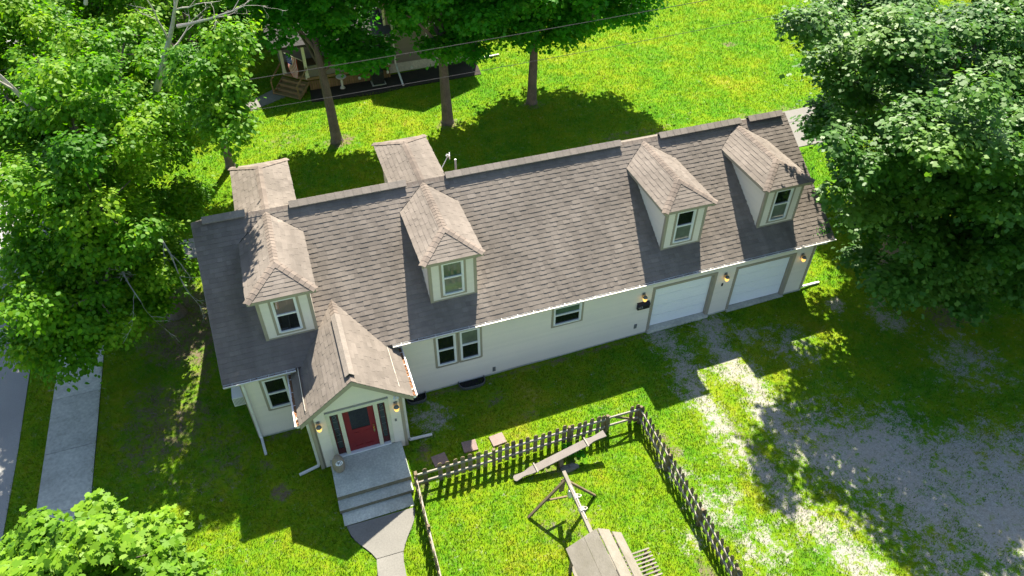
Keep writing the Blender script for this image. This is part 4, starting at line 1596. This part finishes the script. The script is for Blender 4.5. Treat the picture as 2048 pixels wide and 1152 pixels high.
# corner porch
mb = MB()
deck = [(5.2, 25.35), (nx0, 25.35), (nx0, 28.1), (3.9, 28.1), (3.9, 26.55)]
slab(mb, deck, .85, .16)
dk = mb.build('porch_deck', deckw, NB)
for (xa, ya, xb, yb, nm) in ((5.25, 25.40, nx0 - .05, 25.40, 'skirting'), ):
    n = int((xb - xa) / .14)
    for k in range(n):
        mb = MB(); x = xa + (xb - xa) * k / n; mb.box(x, x + .125, ya, ya + .02, gz(x), .72, random.random()); mb.build('skirt_board', deckw, dk)
for (x, y) in ((3.98, 26.6), (5.22, 25.5), (8.0, 25.5), (10.15, 25.5)):
    mb = MB(); mb.box(x - .09, x + .09, y - .09, y + .09, .85, 3.0); mb.box(x - .12, x + .12, y - .12, y + .12, .86, 1.05); mb.build('porch_post', cream, NB)
mb = MB(); mb.box(5.3, 7.9, 25.46, 25.54, .9, 1.65); mb.box(8.1, 10.05, 25.46, 25.54, .9, 1.65); mb.build('knee_wall', nwall, NB)
dirv = Vector((-.68, -.73, 0)); sdv = Vector((.73, -.68, 0))
cm = Vector((4.55, 25.95, 0))
stp = None
for k in range(4):
    c0_ = cm + dirv * (.05 + k * .28)
    c1_ = cm + dirv * (.05 + (k + 1) * .28)
    mb = MB()
    z1 = .72 - k * .18
    q = [c0_ - sdv * .9, c0_ + sdv * .9, c1_ + sdv * .9, c1_ - sdv * .9]
    mb.hexa([(v.x, v.y, max(z1 - .06, .02)) for v in q] + [(v.x, v.y, z1) for v in q], random.random())
    mb.build('porch_step', deckw, NB)
    mb = MB()
    q = [c1_ - sdv * .86 - dirv * .06, c1_ + sdv * .86 - dirv * .06, c1_ + sdv * .86 - dirv * .04, c1_ - sdv * .86 - dirv * .04]
    mb.hexa([(v.x, v.y, .0) for v in q] + [(v.x, v.y, z1 - .06) for v in q], random.random())
    mb.build('step_riser', deckw, NB)
for s_ in (-1, 1):
    mb = MB()
    p0, p1 = cm + sdv * (s_ * .95), cm + dirv * 1.15 + sdv * (s_ * .95)
    mb.bar((p1.x, p1.y, gz(4)), (p1.x, p1.y, .95), .09, .09, (0, 1, 0))
    mb.bar((p0.x, p0.y, 1.6), (p1.x, p1.y, .93), .06, .09)
    mb.bar((p0.x, p0.y, .7), (p1.x, p1.y, .1), .05, .16)
    mb.build('stair_rail', deckw, NB)
# downspouts of that house
mb = MB()
mb.bar((10.72, 25.9, 4.4), (10.72, 25.92, .8), .1, .08, (0, 1, 0)); mb.bar((10.72, 25.9, .8), (10.70, 23.9, gz(10.7) + .08), .1, .08)
mb.build('downspout', gutterm, NB)
mb = MB()
mb.bar((16.02, 25.88, 4.4), (16.05, 25.9, .35), .1, .08, (0, 1, 0)); mb.bar((16.05, 25.9, .35), (17.6, 25.95, gz(17) + .07), .1, .08)
mb.build('downspout', gutterm, NB)

# planting bed, bird bath, lights, unit
mb = MB(); slab(mb, [(5.1, 23.9), (9.1, 23.5), (11, 23.75), (15.7, 23.75), (15.95, 25.98), (5.2, 25.4)], .03, .1)
tag(mb.build('planting_bed', mulch), 'dark mulched bed along the wall of the house behind', 'planting bed')
t = thing('bird_bath', 'pale stone bird bath in the bed before the porch', 'bird bath', (7.15, 25.0, gz(7.1) + .03))
mb = MB(); mb.lathe([(.17, 0), (.15, .06), (.08, .12), (.07, .35), (.09, .42), (.065, .48), (.07, .62)], (7.15, 25.0, gz(7.1) + .03), 16); mb.build('pedestal', ceram, t, smooth=True)
mb = MB(); mb.lathe([(.07, .62), (.22, .65), (.31, .73), (.32, .76), (.29, .76), (.2, .69), (.02, .68)], (7.15, 25.0, gz(7.1) + .03), 20); mb.build('basin', ceram, t, smooth=True)
for k, (x, y, lab) in enumerate(((8.25, 25.0, 'between the bird bath and the green unit'), (10.05, 25.2, 'just left of the white downspout'), (11.6, 25.3, 'just right of the white downspout'))):
    t = thing('garden_light', 'white globe light in the dark bed, ' + lab, 'garden light', (x, y, gz(x) + .03), 'globe lights in the bed')
    mb = MB(); mb.tube([(x, y, gz(x)), (x, y, gz(x) + .42)], .012, 6); mb.build('stake', black, t)
    mb = MB(); mb.lathe([(.02, .38), (.07, .41), (.095, .48), (.07, .55), (.02, .575)], (x, y, gz(x)), 12); mb.build('globe', plastic, t, smooth=True)
t = thing('air_conditioning_unit', 'dark green outdoor cooling unit in the bed by the porch', 'cooling unit', (9.35, 24.9, gz(9.3)))
mb = MB(); mb.box(9.0, 9.7, 24.6, 25.2, gz(9) + .06, gz(9) + .85); mb.build('cabinet', acgreen, t)
mb = MB(); mb.lathe([(.26, 0), (.26, .03), (.05, .04)], (9.35, 24.9, gz(9) + .85), 18); mb.build('fan_grille', black, t)
mb = MB(); mb.box(8.92, 9.78, 24.52, 25.28, gz(9), gz(9) + .06); mb.build('pad', concrete, t)
for k in range(7):
    mb = MB(); zz = gz(9) + .14 + k * .095; mb.box(9.03, 9.67, 24.585, 24.602, zz, zz + .05); mb.build('louvre', black, t)

# flag on the porch
t = thing('flag', 'striped red and white flag with blue canton hanging at the porch', 'flag', (4.7, 25.0, 2.0))
mb = MB(); mb.tube([(5.2, 25.45, 1.95), (4.12, 24.55, 3.05)], .016, 8); mb.build('pole', cream, t)
mb = MB()
A_ = Vector((4.14, 24.57, 3.03)); ax = Vector((1.08, .9, -1.1)).normalized() * 1.05      # hoist runs down the pole
fly = Vector((.12, -.05, -1.0)).normalized() * 1.45
nr, nc = 13, 14
def fp_(i, j):
    u_, v_ = j / nc, i / nr
    q = A_ + fly * u_ + ax * v_ * (1 - .45 * u_)
    return q + Vector((.05, -.09, 0)) * math.sin(u_ * 7 + v_ * 4) * u_
for i in range(nr):
    for j in range(nc):
        mat_i = 0 if i % 2 == 0 else 1
        if i < 7 and j < nc * .4: mat_i = 2 if (i + j) % 3 else 2
        mb.poly([fp_(i, j), fp_(i, j + 1), fp_(i + 1, j + 1), fp_(i + 1, j)], .5, mat_i)
# stars of the canton
for i in range(6):
    for j in range(5):
        q = (fp_(i, j) + fp_(i + 1, j + 1)) / 2
        nn = fly.cross(ax).normalized()
        for s_ in (-1, 1):
            mb.poly([q + nn * (s_ * .006) + fly.normalized() * (.022 * math.cos(g_)) + ax.normalized() * (.022 * math.sin(g_)) for g_ in np.linspace(0, 6.283, 6)[:-1]], .5, 1)
mb.build('cloth', [flagR, flagW, flagB], t)

# overhead wires
def wire(A, B, sag, r, label):
    A, B = Vector(A), Vector(B)
    mb = MB()
    pts = []
    for k in range(41):
        u_ = k / 40
        p = A.lerp(B, u_); p.z -= sag * 4 * u_ * (1 - u_)
        pts.append(p)
    mb.tube(pts, r, 6)
    tag(mb.build('overhead_wire', wirem, loc=tuple(A)), label, 'wire', 'overhead wires crossing the back lawn')


wire((-15, 10.6, 8.0), (46, 14.9, 8.15), .5, .015, 'thick overhead wire running just below the maple crowns, upper of the pair')
wire((-15, 8.4, 7.9), (46, 11.8, 8.2), .55, .010, 'thin overhead wire crossing the lawn in front of the maple trunks, lower of the pair')
wire((-15, 20.6, 7.5), (40, 17.0, 7.9), .1, .018, 'short stretch of overhead wire at the top edge above the flag')

# ================================================================== TREES
LEAF_MAPLE = np.array([(0, 0, 0), (.34, .10, .03), (.50, .38, -.04), (.24, .46, .04), (.34, .80, -.02), (.10, .72, .05), (0, 1.0, -.08), (-.10, .72, .05), (-.34, .80, -.02), (-.24, .46, .04), (-.50, .38, -.04), (-.34, .10, .03)], float)
LEAF_LOBE = np.array([(0, 0, 0), (.46, .16, -.03), (.26, .46, .05), (.42, .82, -.05), (0, 1.0, -.04), (-.42, .82, -.05), (-.26, .46, .05), (-.46, .16, -.03)], float)
LEAF_OVAL = np.array([(0, 0, 0), (.30, .25, .06), (.34, .55, .05), (0, 1.0, -.10), (-.34, .55, .05), (-.30, .25, .06)], float)


def leaves(rng, cl, per, size, tmpl, flat=.65, up_bias=.8, droop=.0):
    """cl: array of (x,y,z,r,tint).  returns verts, tints"""
    n = len(cl)
    cnt = np.maximum(8, (per * (cl[:, 3] / cl[:, 3].mean()) ** 2)).astype(int)
    idx = np.repeat(np.arange(n), cnt)
    m_ = len(idx)
    d = rng.normal(size=(m_, 3)); d /= np.linalg.norm(d, axis=1)[:, None]
    d[:, 2] = np.abs(d[:, 2]) * np.where(rng.random(m_) < .72, 1, -1)
    rad = cl[idx, 3] * (.35 + .65 * rng.random(m_) ** .5) * (1 + .32 * np.abs(rng.normal(size=m_)) * (rng.random(m_) < .35))
    lob = 1 + .35 * np.sin(5.1 * d[:, 0] + 3.3 * cl[idx, 0]) * np.sin(4.7 * d[:, 1] + 2.9 * cl[idx, 1])
    rad = rad * lob
    pos_ = cl[idx, :3] + d * rad[:, None] * np.array([1, 1, flat])
    nrm = d * .55 + rng.normal(size=(m_, 3)) * .38 + np.array([0, 0, up_bias])
    nrm /= np.linalg.norm(nrm, axis=1)[:, None]
    out = d * np.array([1, 1, .2]) + rng.normal(size=(m_, 3)) * .6 + np.array([0, 0, -droop])
    tx = np.cross(nrm, out); tx /= np.linalg.norm(tx, axis=1)[:, None] + 1e-9
    ty = np.cross(tx, nrm)                # roughly points outwards? keep sign along out
    sgn = np.sign((ty * out).sum(1)); ty *= sgn[:, None]
    s_ = size * (.65 + .7 * rng.random(m_))
    V = pos_[:, None, :] + s_[:, None, None] * (tmpl[None, :, 0:1] * tx[:, None, :] + (tmpl[None, :, 1:2] - .4) * ty[:, None, :] + tmpl[None, :, 2:3] * nrm[:, None, :])
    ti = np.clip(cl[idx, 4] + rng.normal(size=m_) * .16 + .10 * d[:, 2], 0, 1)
    return V.reshape(-1, 3), ti


def sample_clumps(rng, ells, n, rmin, rmax, sep, shell=.5, avoid=None):
    out = []
    vol = np.array([e[3] * e[4] * e[5] for e in ells]) ** .67
    vol /= vol.sum()
    tries = 0
    while len(out) < n and tries < n * 60:
        tries += 1
        e = ells[rng.choice(len(ells), p=vol)]
        d = rng.normal(size=3); d /= np.linalg.norm(d)
        r = (shell + (1 - shell) * rng.random()) if rng.random() < .85 else rng.random()
        p = np.array(e[:3]) + d * np.array(e[3:6]) * r
        if avoid is not None and avoid(p): continue
        R_ = rmin + (rmax - rmin) * rng.random()
        if any((q[0] - p[0]) ** 2 + (q[1] - p[1]) ** 2 + (q[2] - p[2]) ** 2 < (sep * (q[3] + R_)) ** 2 for q in out): continue
        out.append((p[0], p[1], p[2], R_, np.clip(.5 + rng.normal() * .16, 0, 1)))
    return np.array(out)


def bez(A, B, C, n=7):
    A, B, C = Vector(A), Vector(B), Vector(C)
    return [A * (1 - t_) ** 2 + B * (2 * t_ * (1 - t_)) + C * t_ ** 2 for t_ in (k / (n - 1) for k in range(n))]


def tree(label, base, height, lean, r0, ells, n, rr, per, size, tmpl, mat_, seed, group=None, sep=.42, shell=.5, avoid=None, fork=.35, flat=.65, extra=None, up_bias=.8, droop=0, limbs=9, dead=None):
    rng = np.random.default_rng(seed)
    base = (base[0], base[1], gz(base[0]))
    t = thing('tree', label, 'tree', base, group)
    B_ = Vector(base)
    top = B_ + Vector((lean[0], lean[1], height))
    mb = MB()
    pts, rad = [], []
    for k in range(11):
        u_ = k / 10
        p = B_.lerp(top, u_) + Vector((math.sin(u_ * 4 + seed) * .12 * u_, math.cos(u_ * 3 + seed) * .10 * u_, -.15 if k == 0 else 0))
        pts.append(p); rad.append(r0 * ((1 - u_) ** .75 * .82 + .06) * (1.45 if k == 0 else 1))
    mb.tube(pts[:1] + [pts[0].lerp(pts[1], .3)] + pts[1:], rad[:1] + [rad[0] * .72] + rad[1:], 12, .5, 0, True, .10)
    mb.build('trunk', bark, t)
    cl = sample_clumps(rng, ells, n, rr[0], rr[1], sep, shell, avoid)
    # limbs towards spread-out clumps, twigs from limbs to the others
    mb = MB()
    far = cl[rng.permutation(len(cl))]
    ends = []
    for q in far:
        if len(ends) >= limbs: break
        if all((q[0] - e[0]) ** 2 + (q[1] - e[1]) ** 2 + (q[2] - e[2]) ** 2 > 5 for e in ends): ends.append(q)
    nodes = []
    for q in ends:
        E_ = Vector(q[:3])
        hz = min(max((E_.z - base[2]) * .55, height * fork), height * .95)
        S_ = B_.lerp(top, hz / height)
        mid_ = S_.lerp(E_, .5) + Vector((0, 0, .6))
        L_ = bez(S_, mid_, E_, 9)
        rs = r0 * .42 * (1 - .6 * hz / height)
        mb.tube(L_, [rs * (1 - .85 * k / 8) + .012 for k in range(9)], 7, random.random())
        nodes += L_[2:]
    for q in cl:
        E_ = Vector(q[:3])
        if not nodes: break
        S_ = min(nodes, key=lambda p: (p - E_).length)
        if .3 < (S_ - E_).length < 1.7:
            mb.tube(bez(S_, S_.lerp(E_, .5) + Vector((0, 0, .15)), E_, 5), [.03, .025, .02, .015, .008], 5, random.random(), 0, False)
    mb.build('branches', bark, t)
    V, ti = leaves(rng, cl, per, size, tmpl, flat, up_bias, droop)
    np_mesh('crown', V, len(tmpl), ti, mat_, t)
    if dead:
        rd = random.Random(seed)
        for (A, B, r) in dead:
            mb = MB()
            A, B = Vector(A), Vector(B)
            def grow(p, d, ln, rad_, lev):
                pts = [p]; dd = d.copy()
                for _ in range(6):
                    dd = (dd + Vector((rd.uniform(-1, 1), rd.uniform(-1, 1), rd.uniform(-1, 1))) * .16).normalized()
                    pts.append(pts[-1] + dd * ln / 6)
                mb.tube(pts, [rad_ * (1 - .75 * k / 6) for k in range(7)], 6 if lev == 0 else 4, rd.random(), 0, False)
                if lev < 3:
                    for _ in range(5 if lev == 0 else 3):
                        k = rd.randint(2, 6)
                        nd = (dd + Vector((rd.uniform(-1, 1), rd.uniform(-1, 1), rd.uniform(-.7, .7))) * .8).normalized()
                        grow(pts[k], nd, ln * rd.uniform(.3, .5), max(.006, rad_ * (1 - .75 * k / 6) * .6), lev + 1)
            grow(A, (B - A).normalized(), (B - A).length, r, 0)
            mb.build('dead_branch', deadw, t)
    return t


def shades_roof(p, m=.9):
    # would a clump here throw its shadow on the front roof slope?
    t_ = (p[2] - ZE - SL * (p[1] + OV)) / (1.0 - SL * .775)
    x_, y_ = p[0] - .31 * t_, p[1] - .775 * t_
    return t_ > 0 and x_ < X1R + m and -OV - m < y_ < YR + m


def gap(p):
    # open view between the crowns to the porch corner and flag
    a_, b_ = np.array((4.9, 25.6, 2.0)), np.array((4.4, 13.5, 8.3))
    t_ = np.clip(np.dot(p - a_, b_ - a_) / np.dot(b_ - a_, b_ - a_), 0, 1)
    q1 = np.linalg.norm(p - a_ - t_ * (b_ - a_)) < .85
    a_, b_ = np.array((11.9, 26, 2.0)), np.array((9.6, 13.5, 8.0))
    t_ = np.clip(np.dot(p - a_, b_ - a_) / np.dot(b_ - a_, b_ - a_), 0, 1)
    return q1 or np.linalg.norm(p - a_ - t_ * (b_ - a_)) < .5


def sun_spots_left(p):
    # let sun through to the strip beside the left gable and to the road
    sx, sy = p[0] - .31 * p[2], p[1] - .775 * p[2]
    if sx < -7.7 and sy < 2.8: return True
    hsh = math.sin(p[0] * 12.9 + p[1] * 78.2 + p[2] * 37.7) * .5 + .5
    return p[2] > 3.9 and -4.0 < sx < -1.2 and -1.6 < sy < 5.2 and hsh < .94


def avoid_right(p):
    sx, sy = p[0] - .31 * p[2], p[1] - .775 * p[2]
    return avoid_house(p) or p[0] < 19.3 or shades_roof(p, .8) or (sx < 22.2 and sy > -4.0) or (sx < 24.8 and sy > -1.6)


def avoid_house(p):
    return (-1.3 < p[0] < L + 1.2) and (-1 < p[1] < 10.2) and p[2] < 7.4


# big tree at the left
tree('large bright green tree with dead twigs at the left end of the house', (-2.7, 7.6), 11.0, (-1.3, 1.0), .36,
     [(-3.4, 8.4, 7.8, 4.2, 4.4, 3.9), (-4.6, 4.2, 4.7, 2.6, 2.5, 2.0), (-.8, 10.8, 7.4, 1.6, 2.4, 2.3), (-1.5, 10.2, 3.2, 1.0, 1.2, .9), (-2.4, 7.4, 3.2, 1.1, 1.2, .8), (-3.2, 5.0, 3.0, 1.2, 1.2, .8), (-5.9, 8.8, 7.2, 1.6, 2.8, 2.2), (-4.2, 13.2, 7.4, 4.6, 3.8, 2.9), (-6.6, 16.0, 8.6, 2.4, 2.6, 2.4), (.3, 8.2, 9.6, 1.5, 2.0, 1.5), (1.5, 6.9, 10.6, 1.0, 1.6, 1.0), (1.7, 5.8, 9.6, .8, 1.3, .8), (-3.2, 4.6, 6.4, 2.0, 2.0, 1.8)],
     380, (.36, .95), 380, .16, LEAF_OVAL, leaf_left, 4, None, .42, .4, lambda p: avoid_house(p) or sun_spots_left(p), .25, .7, limbs=12, droop=.3,
     dead=[((-.9, 10.0, 8.6), (1.6, 9.2, 12.6), .13), ((.5, 9.4, 11.0), (2.7, 8.6, 11.6), .07), ((-4.6, 9.0, 8.5), (-5.8, 9.3, 12.0), .10), ((-6.4, 6.2, 7.2), (-7.6, 5.4, 8.2), .06), ((-1.8, 5.6, 6.0), (-.9, 3.9, 4.2), .05), ((-2.6, 12.5, 11.0), (-1.8, 11.8, 13.2), .07), ((-3.2, 4.9, 5.8), (-2.6, 3.0, 4.4), .04)])
tree('leafy tree on the back lawn behind the left tree', (.1, 18.4), 9.5, (-.1, .5), .26,
     [(-1.0, 19.5, 8.6, 3.3, 3.6, 3.4), (-4.0, 22, 9, 3.5, 3.5, 3.5), (-.6, 17.4, 4.8, 1.9, 1.4, 1.3)], 120, (.6, 1.0), 300, .19, LEAF_OVAL, leaf_left, 9, None, .45, .5, gap, .45, .7, limbs=8)
# three street maples on the back lawn
grp = 'maples in a row on the back lawn'
tree('leftmost of three maples on the back lawn, in front of the porch', (5.8, 19.0), 9.5, (-.2, .4), .34, [(5.9, 19.6, 8.8, 4.0, 3.8, 4.2), (7.6, 18.9, 5.2, 2.0, 1.8, .8)], 160, (.45, 1.1), 215, .19, LEAF_LOBE, leaf_mid, 21, grp, .45, .5, gap, .42, .6, limbs=9)
tree('middle of three maples on the back lawn, straight thick trunk', (12.1, 18.8), 9.5, (.1, .5), .36, [(12.5, 19.4, 8.8, 4.1, 3.6, 4.3), (13.4, 18.9, 5.1, 2.2, 1.8, .8)], 160, (.45, 1.1), 215, .19, LEAF_LOBE, leaf_mid, 22, grp, .45, .5, gap, .42, .6, limbs=9)
tree('rightmost of three maples on the back lawn, with wide low crown', (17.4, 19.25), 9.5, (.5, .6), .33, [(18.9, 20.3, 7.9, 6.0, 4.8, 4.0), (20.5, 20, 6.0, 4.0, 3.6, 2.0), (16.6, 19.4, 5.0, 1.8, 1.6, .9)], 170, (.7, 1.15), 260, .21, LEAF_LOBE, leaf_mid, 23, grp, .45, .5, None, .40, .6, limbs=10)
# trees around the house behind
tree('dark tree beside the wooden steps of the house behind', (.4, 29.5), 7, (.2, 0), .2, [(.6, 29.0, 4.6, 2.6, 2.6, 3.4)], 70, (.6, 1.0), 220, .25, LEAF_OVAL, leaf_dark, 31, None, .45, .45, gap, .3, .7)
tree('dark tree at the top edge behind the dead branches', (-3.0, 33), 10, (0, 0), .3, [(-3, 33, 7, 5.5, 4.5, 5)], 110, (.8, 1.3), 220, .28, LEAF_OVAL, leaf_dark, 32, None, .45, .5, None, .3, .7)
# right maple
tree('huge dark maple filling the right side over the driveway', (27.0, .2), 10.0, (.2, .5), .5,
     [(26.8, 1.0, 7.5, 6.0, 5.2, 4.0), (22.4, -2.2, 8.2, 2.7, 2.0, 2.8), (21.2, 3.0, 11.0, .8, .9, .6), (23.6, 1.0, 10.4, 1.6, 1.2, 1.2), (20.3, 2.2, 13.0, 1.0, 1.0, .6), (26.2, -3.0, 4.0, 4.6, 2.6, 1.7), (27.6, 6.8, 3.8, 1.0, 1.0, .8), (29, 6, 5, 1.5, 1.5, 1.5), (29.5, -4.5, 4.0, 3.5, 2.0, 1.6), (24.3, -.6, 5.0, 1.5, 1.4, 1.6), (29.0, -3.4, 7.8, 4.0, 2.4, 3.4), (24.6, -4.0, 9.6, 3.2, 1.7, 2.0), (26.5, -5.0, 7.5, 3.2, 1.6, 2.4), (31, 2.5, 7, 4.5, 5, 4), (29.0, 7.2, 8.8, 2.4, 1.8, 1.8), (27.6, 8.6, 7.8, 1.3, 1.2, .9)],
     470, (.4, 1.05), 310, .17, LEAF_LOBE, leaf_right, 41, None, .40, .55, avoid_right, .2, .6, limbs=16, up_bias=1.15)
# young maple in the lower left corner
tree('bright young maple rising into the lower left corner', (-3.4, -7.0), 5.2, (.1, .1), .14,
     [(-3.9, -6.1, 3.9, 2.0, 1.9, 1.5), (-2.3, -6.9, 3.3, 1.4, 1.3, 1.1), (-4.6, -7.5, 4, 1.6, 1.6, 1.3), (-5.3, -6.0, 3.4, 1.3, 1.5, 1.1)], 105, (.34, .58), 190, .20, LEAF_MAPLE, leaf_near, 51, None, .45, .4, None, .35, .75, limbs=9, up_bias=1.1, droop=.4)


# plant under the see-saw
def plant(label, x, y, n, h, seed):
    rng = np.random.default_rng(seed)
    cl = np.array([(x + rng.normal() * .12, y + rng.normal() * .1, gz(x) + h * (.3 + .6 * rng.random()), .12, .4 + .3 * rng.random()) for _ in range(n)])
    t = thing('weed', label, 'plant', (x, y, gz(x)))
    V, ti = leaves(rng, cl, 14, .16, LEAF_OVAL)
    np_mesh('foliage', V, len(LEAF_OVAL), ti, leaf_mid, t)
    mb = MB()
    for q in cl: mb.tube([(x, y, gz(x) - .02), (q[0], q[1], q[2])], .006, 5)
    mb.build('stem', leaf_mid, t)


plant('broad leaved weed growing under the see-saw plank', 10.0, -4.42, 7, .45, 3)

# ================================================================== GRASS
def build_grass():
    rng = np.random.default_rng(77)
    n = 2900000
    x = rng.uniform(-9, 62, n); y = rng.uniform(-15.5, 40, n)
    dist = np.sqrt((x - CAM_LOC[0]) ** 2 + (y - CAM_LOC[1]) ** 2 + CAM_LOC[2] ** 2)
    sel = rng.random(n) < np.minimum(1, (24.0 / dist) ** 2.4)     # sparser, larger blades farther off
    x, y, dist = x[sel], y[sel], dist[sel]
    p = project(np.stack([x, y, G1 * x], 1))
    ok = (p[:, 0] > -380) & (p[:, 0] < 2380) & (p[:, 1] > -160) & (p[:, 1] < 1480)
    # not on built surfaces
    def rect(a_, b_, c_, d_): return (x > a_) & (x < b_) & (y > c_) & (y < d_)
    for r in ((-.05, L + .05, -.06, 9.25), (1.85, 4.9, -2.1, 0), (2.22, 4.60, -4.40, -2), (-7.03, -5.52, -40, 60), (-30, -8.02, -40, 90), (-5.45, 4, 11.05, 12.7), (26.5, 60, 9.3, 13.1), (3.8, 16.1, 25.3, 40), (5.1, 15.95, 23.7, 26.1), (15.0, 21.5, -.15, 0)):
        ok &= ~rect(*r)
    ok &= ~in_poly(x, y, [(2.3, -4.44), (4.48, -4.5), (4.35, -4.95), (4.0, -5.5), (3.76, -5.9), (3.7, -9), (2.9, -9), (2.88, -6.35), (3.02, -5.86), (2.6, -5.25)])
    ok &= ~in_poly(x, y, [(-5.45, 21.9), (-1.5, 22.6), (1.1, 23.9), (2.9, 24.7), (4.05, 25.3), (3.05, 26.35), (1.6, 25.3), (-1.5, 23.9), (-5.45, 23.2)])
    for (cx_, cy_) in ((5.73, -3.05), (6.85, -2.86), (7.85, -2.93)): ok &= ~((abs(x - cx_) < .24) & (abs(y - cy_) < .21))
    x, y, dist = x[ok], y[ok], dist[ok]
    gr, di = gravel_mask(x, y), dirt_mask(x, y)
    cl = vnoise(x, y, 2.2, 51) * .55 + vnoise(x, y, 7.0, 52) * .45
    keep = rng.random(len(x)) < np.clip(1.15 - np.maximum(gr * 1.75, di * 1.5) + (cl - .5) * .9, .02, 1)
    x, y, cl, dist = x[keep], y[keep], cl[keep], dist[keep]
    m_ = len(x)
    z = G1 * x + (vnoise(x, y, .9, 21) - .5) * .03 - .014
    h = (.045 + .045 * rng.random(m_)) * (.75 + .6 * cl)
    an = rng.random(m_) * 6.283
    ln = rng.random(m_) * .9
    la = rng.random(m_) * 6.283
    wd = (.007 + .008 * rng.random(m_)) * np.maximum(1, dist / 25)
    h *= np.maximum(1, dist / 32)
    print('blades', m_)
    B0 = np.stack([x + np.cos(an) * wd, y + np.sin(an) * wd, z], 1)
    B1 = np.stack([x - np.cos(an) * wd, y - np.sin(an) * wd, z], 1)
    T = np.stack([x + np.cos(la) * h * ln, y + np.sin(la) * h * ln, z + h], 1)
    V = np.stack([B0, B1, T], 1).reshape(-1, 3)
    o = np_mesh('grass', V, 3, rng.random(m_), blade)
    tag(o, 'short green grass blades over the lawns', 'grass', kind='stuff')


build_grass()

# dark leaf shapes added in place of the big maple's shadow on the roof corner
rd = random.Random(8)
mb = MB()
for k in range(60):
    x, y = 22.75 + rd.gauss(0, .22), .0 + abs(rd.gauss(0, .16))
    if x > 22.98: continue
    p = Vector((x, y, roof_z(y) + .03))
    r = Vector((rd.uniform(-1, 1), rd.uniform(-1, 1) * .8, rd.uniform(.2, .9))).normalized() * rd.uniform(.04, .10)
    s_ = r.cross(Vector((0, 0, 1))).normalized() * rd.uniform(.02, .045)
    mb.poly([p - r * .2, p + s_ + r * .4, p + r, p - s_ + r * .4], rd.random())
tag(mb.build('shadow_leaves', leaf_dark, loc=(22.75, .05, roof_z(0))), 'dark leaf shapes standing in for tree shadow at the right eave corner', 'leaves', kind='stuff')
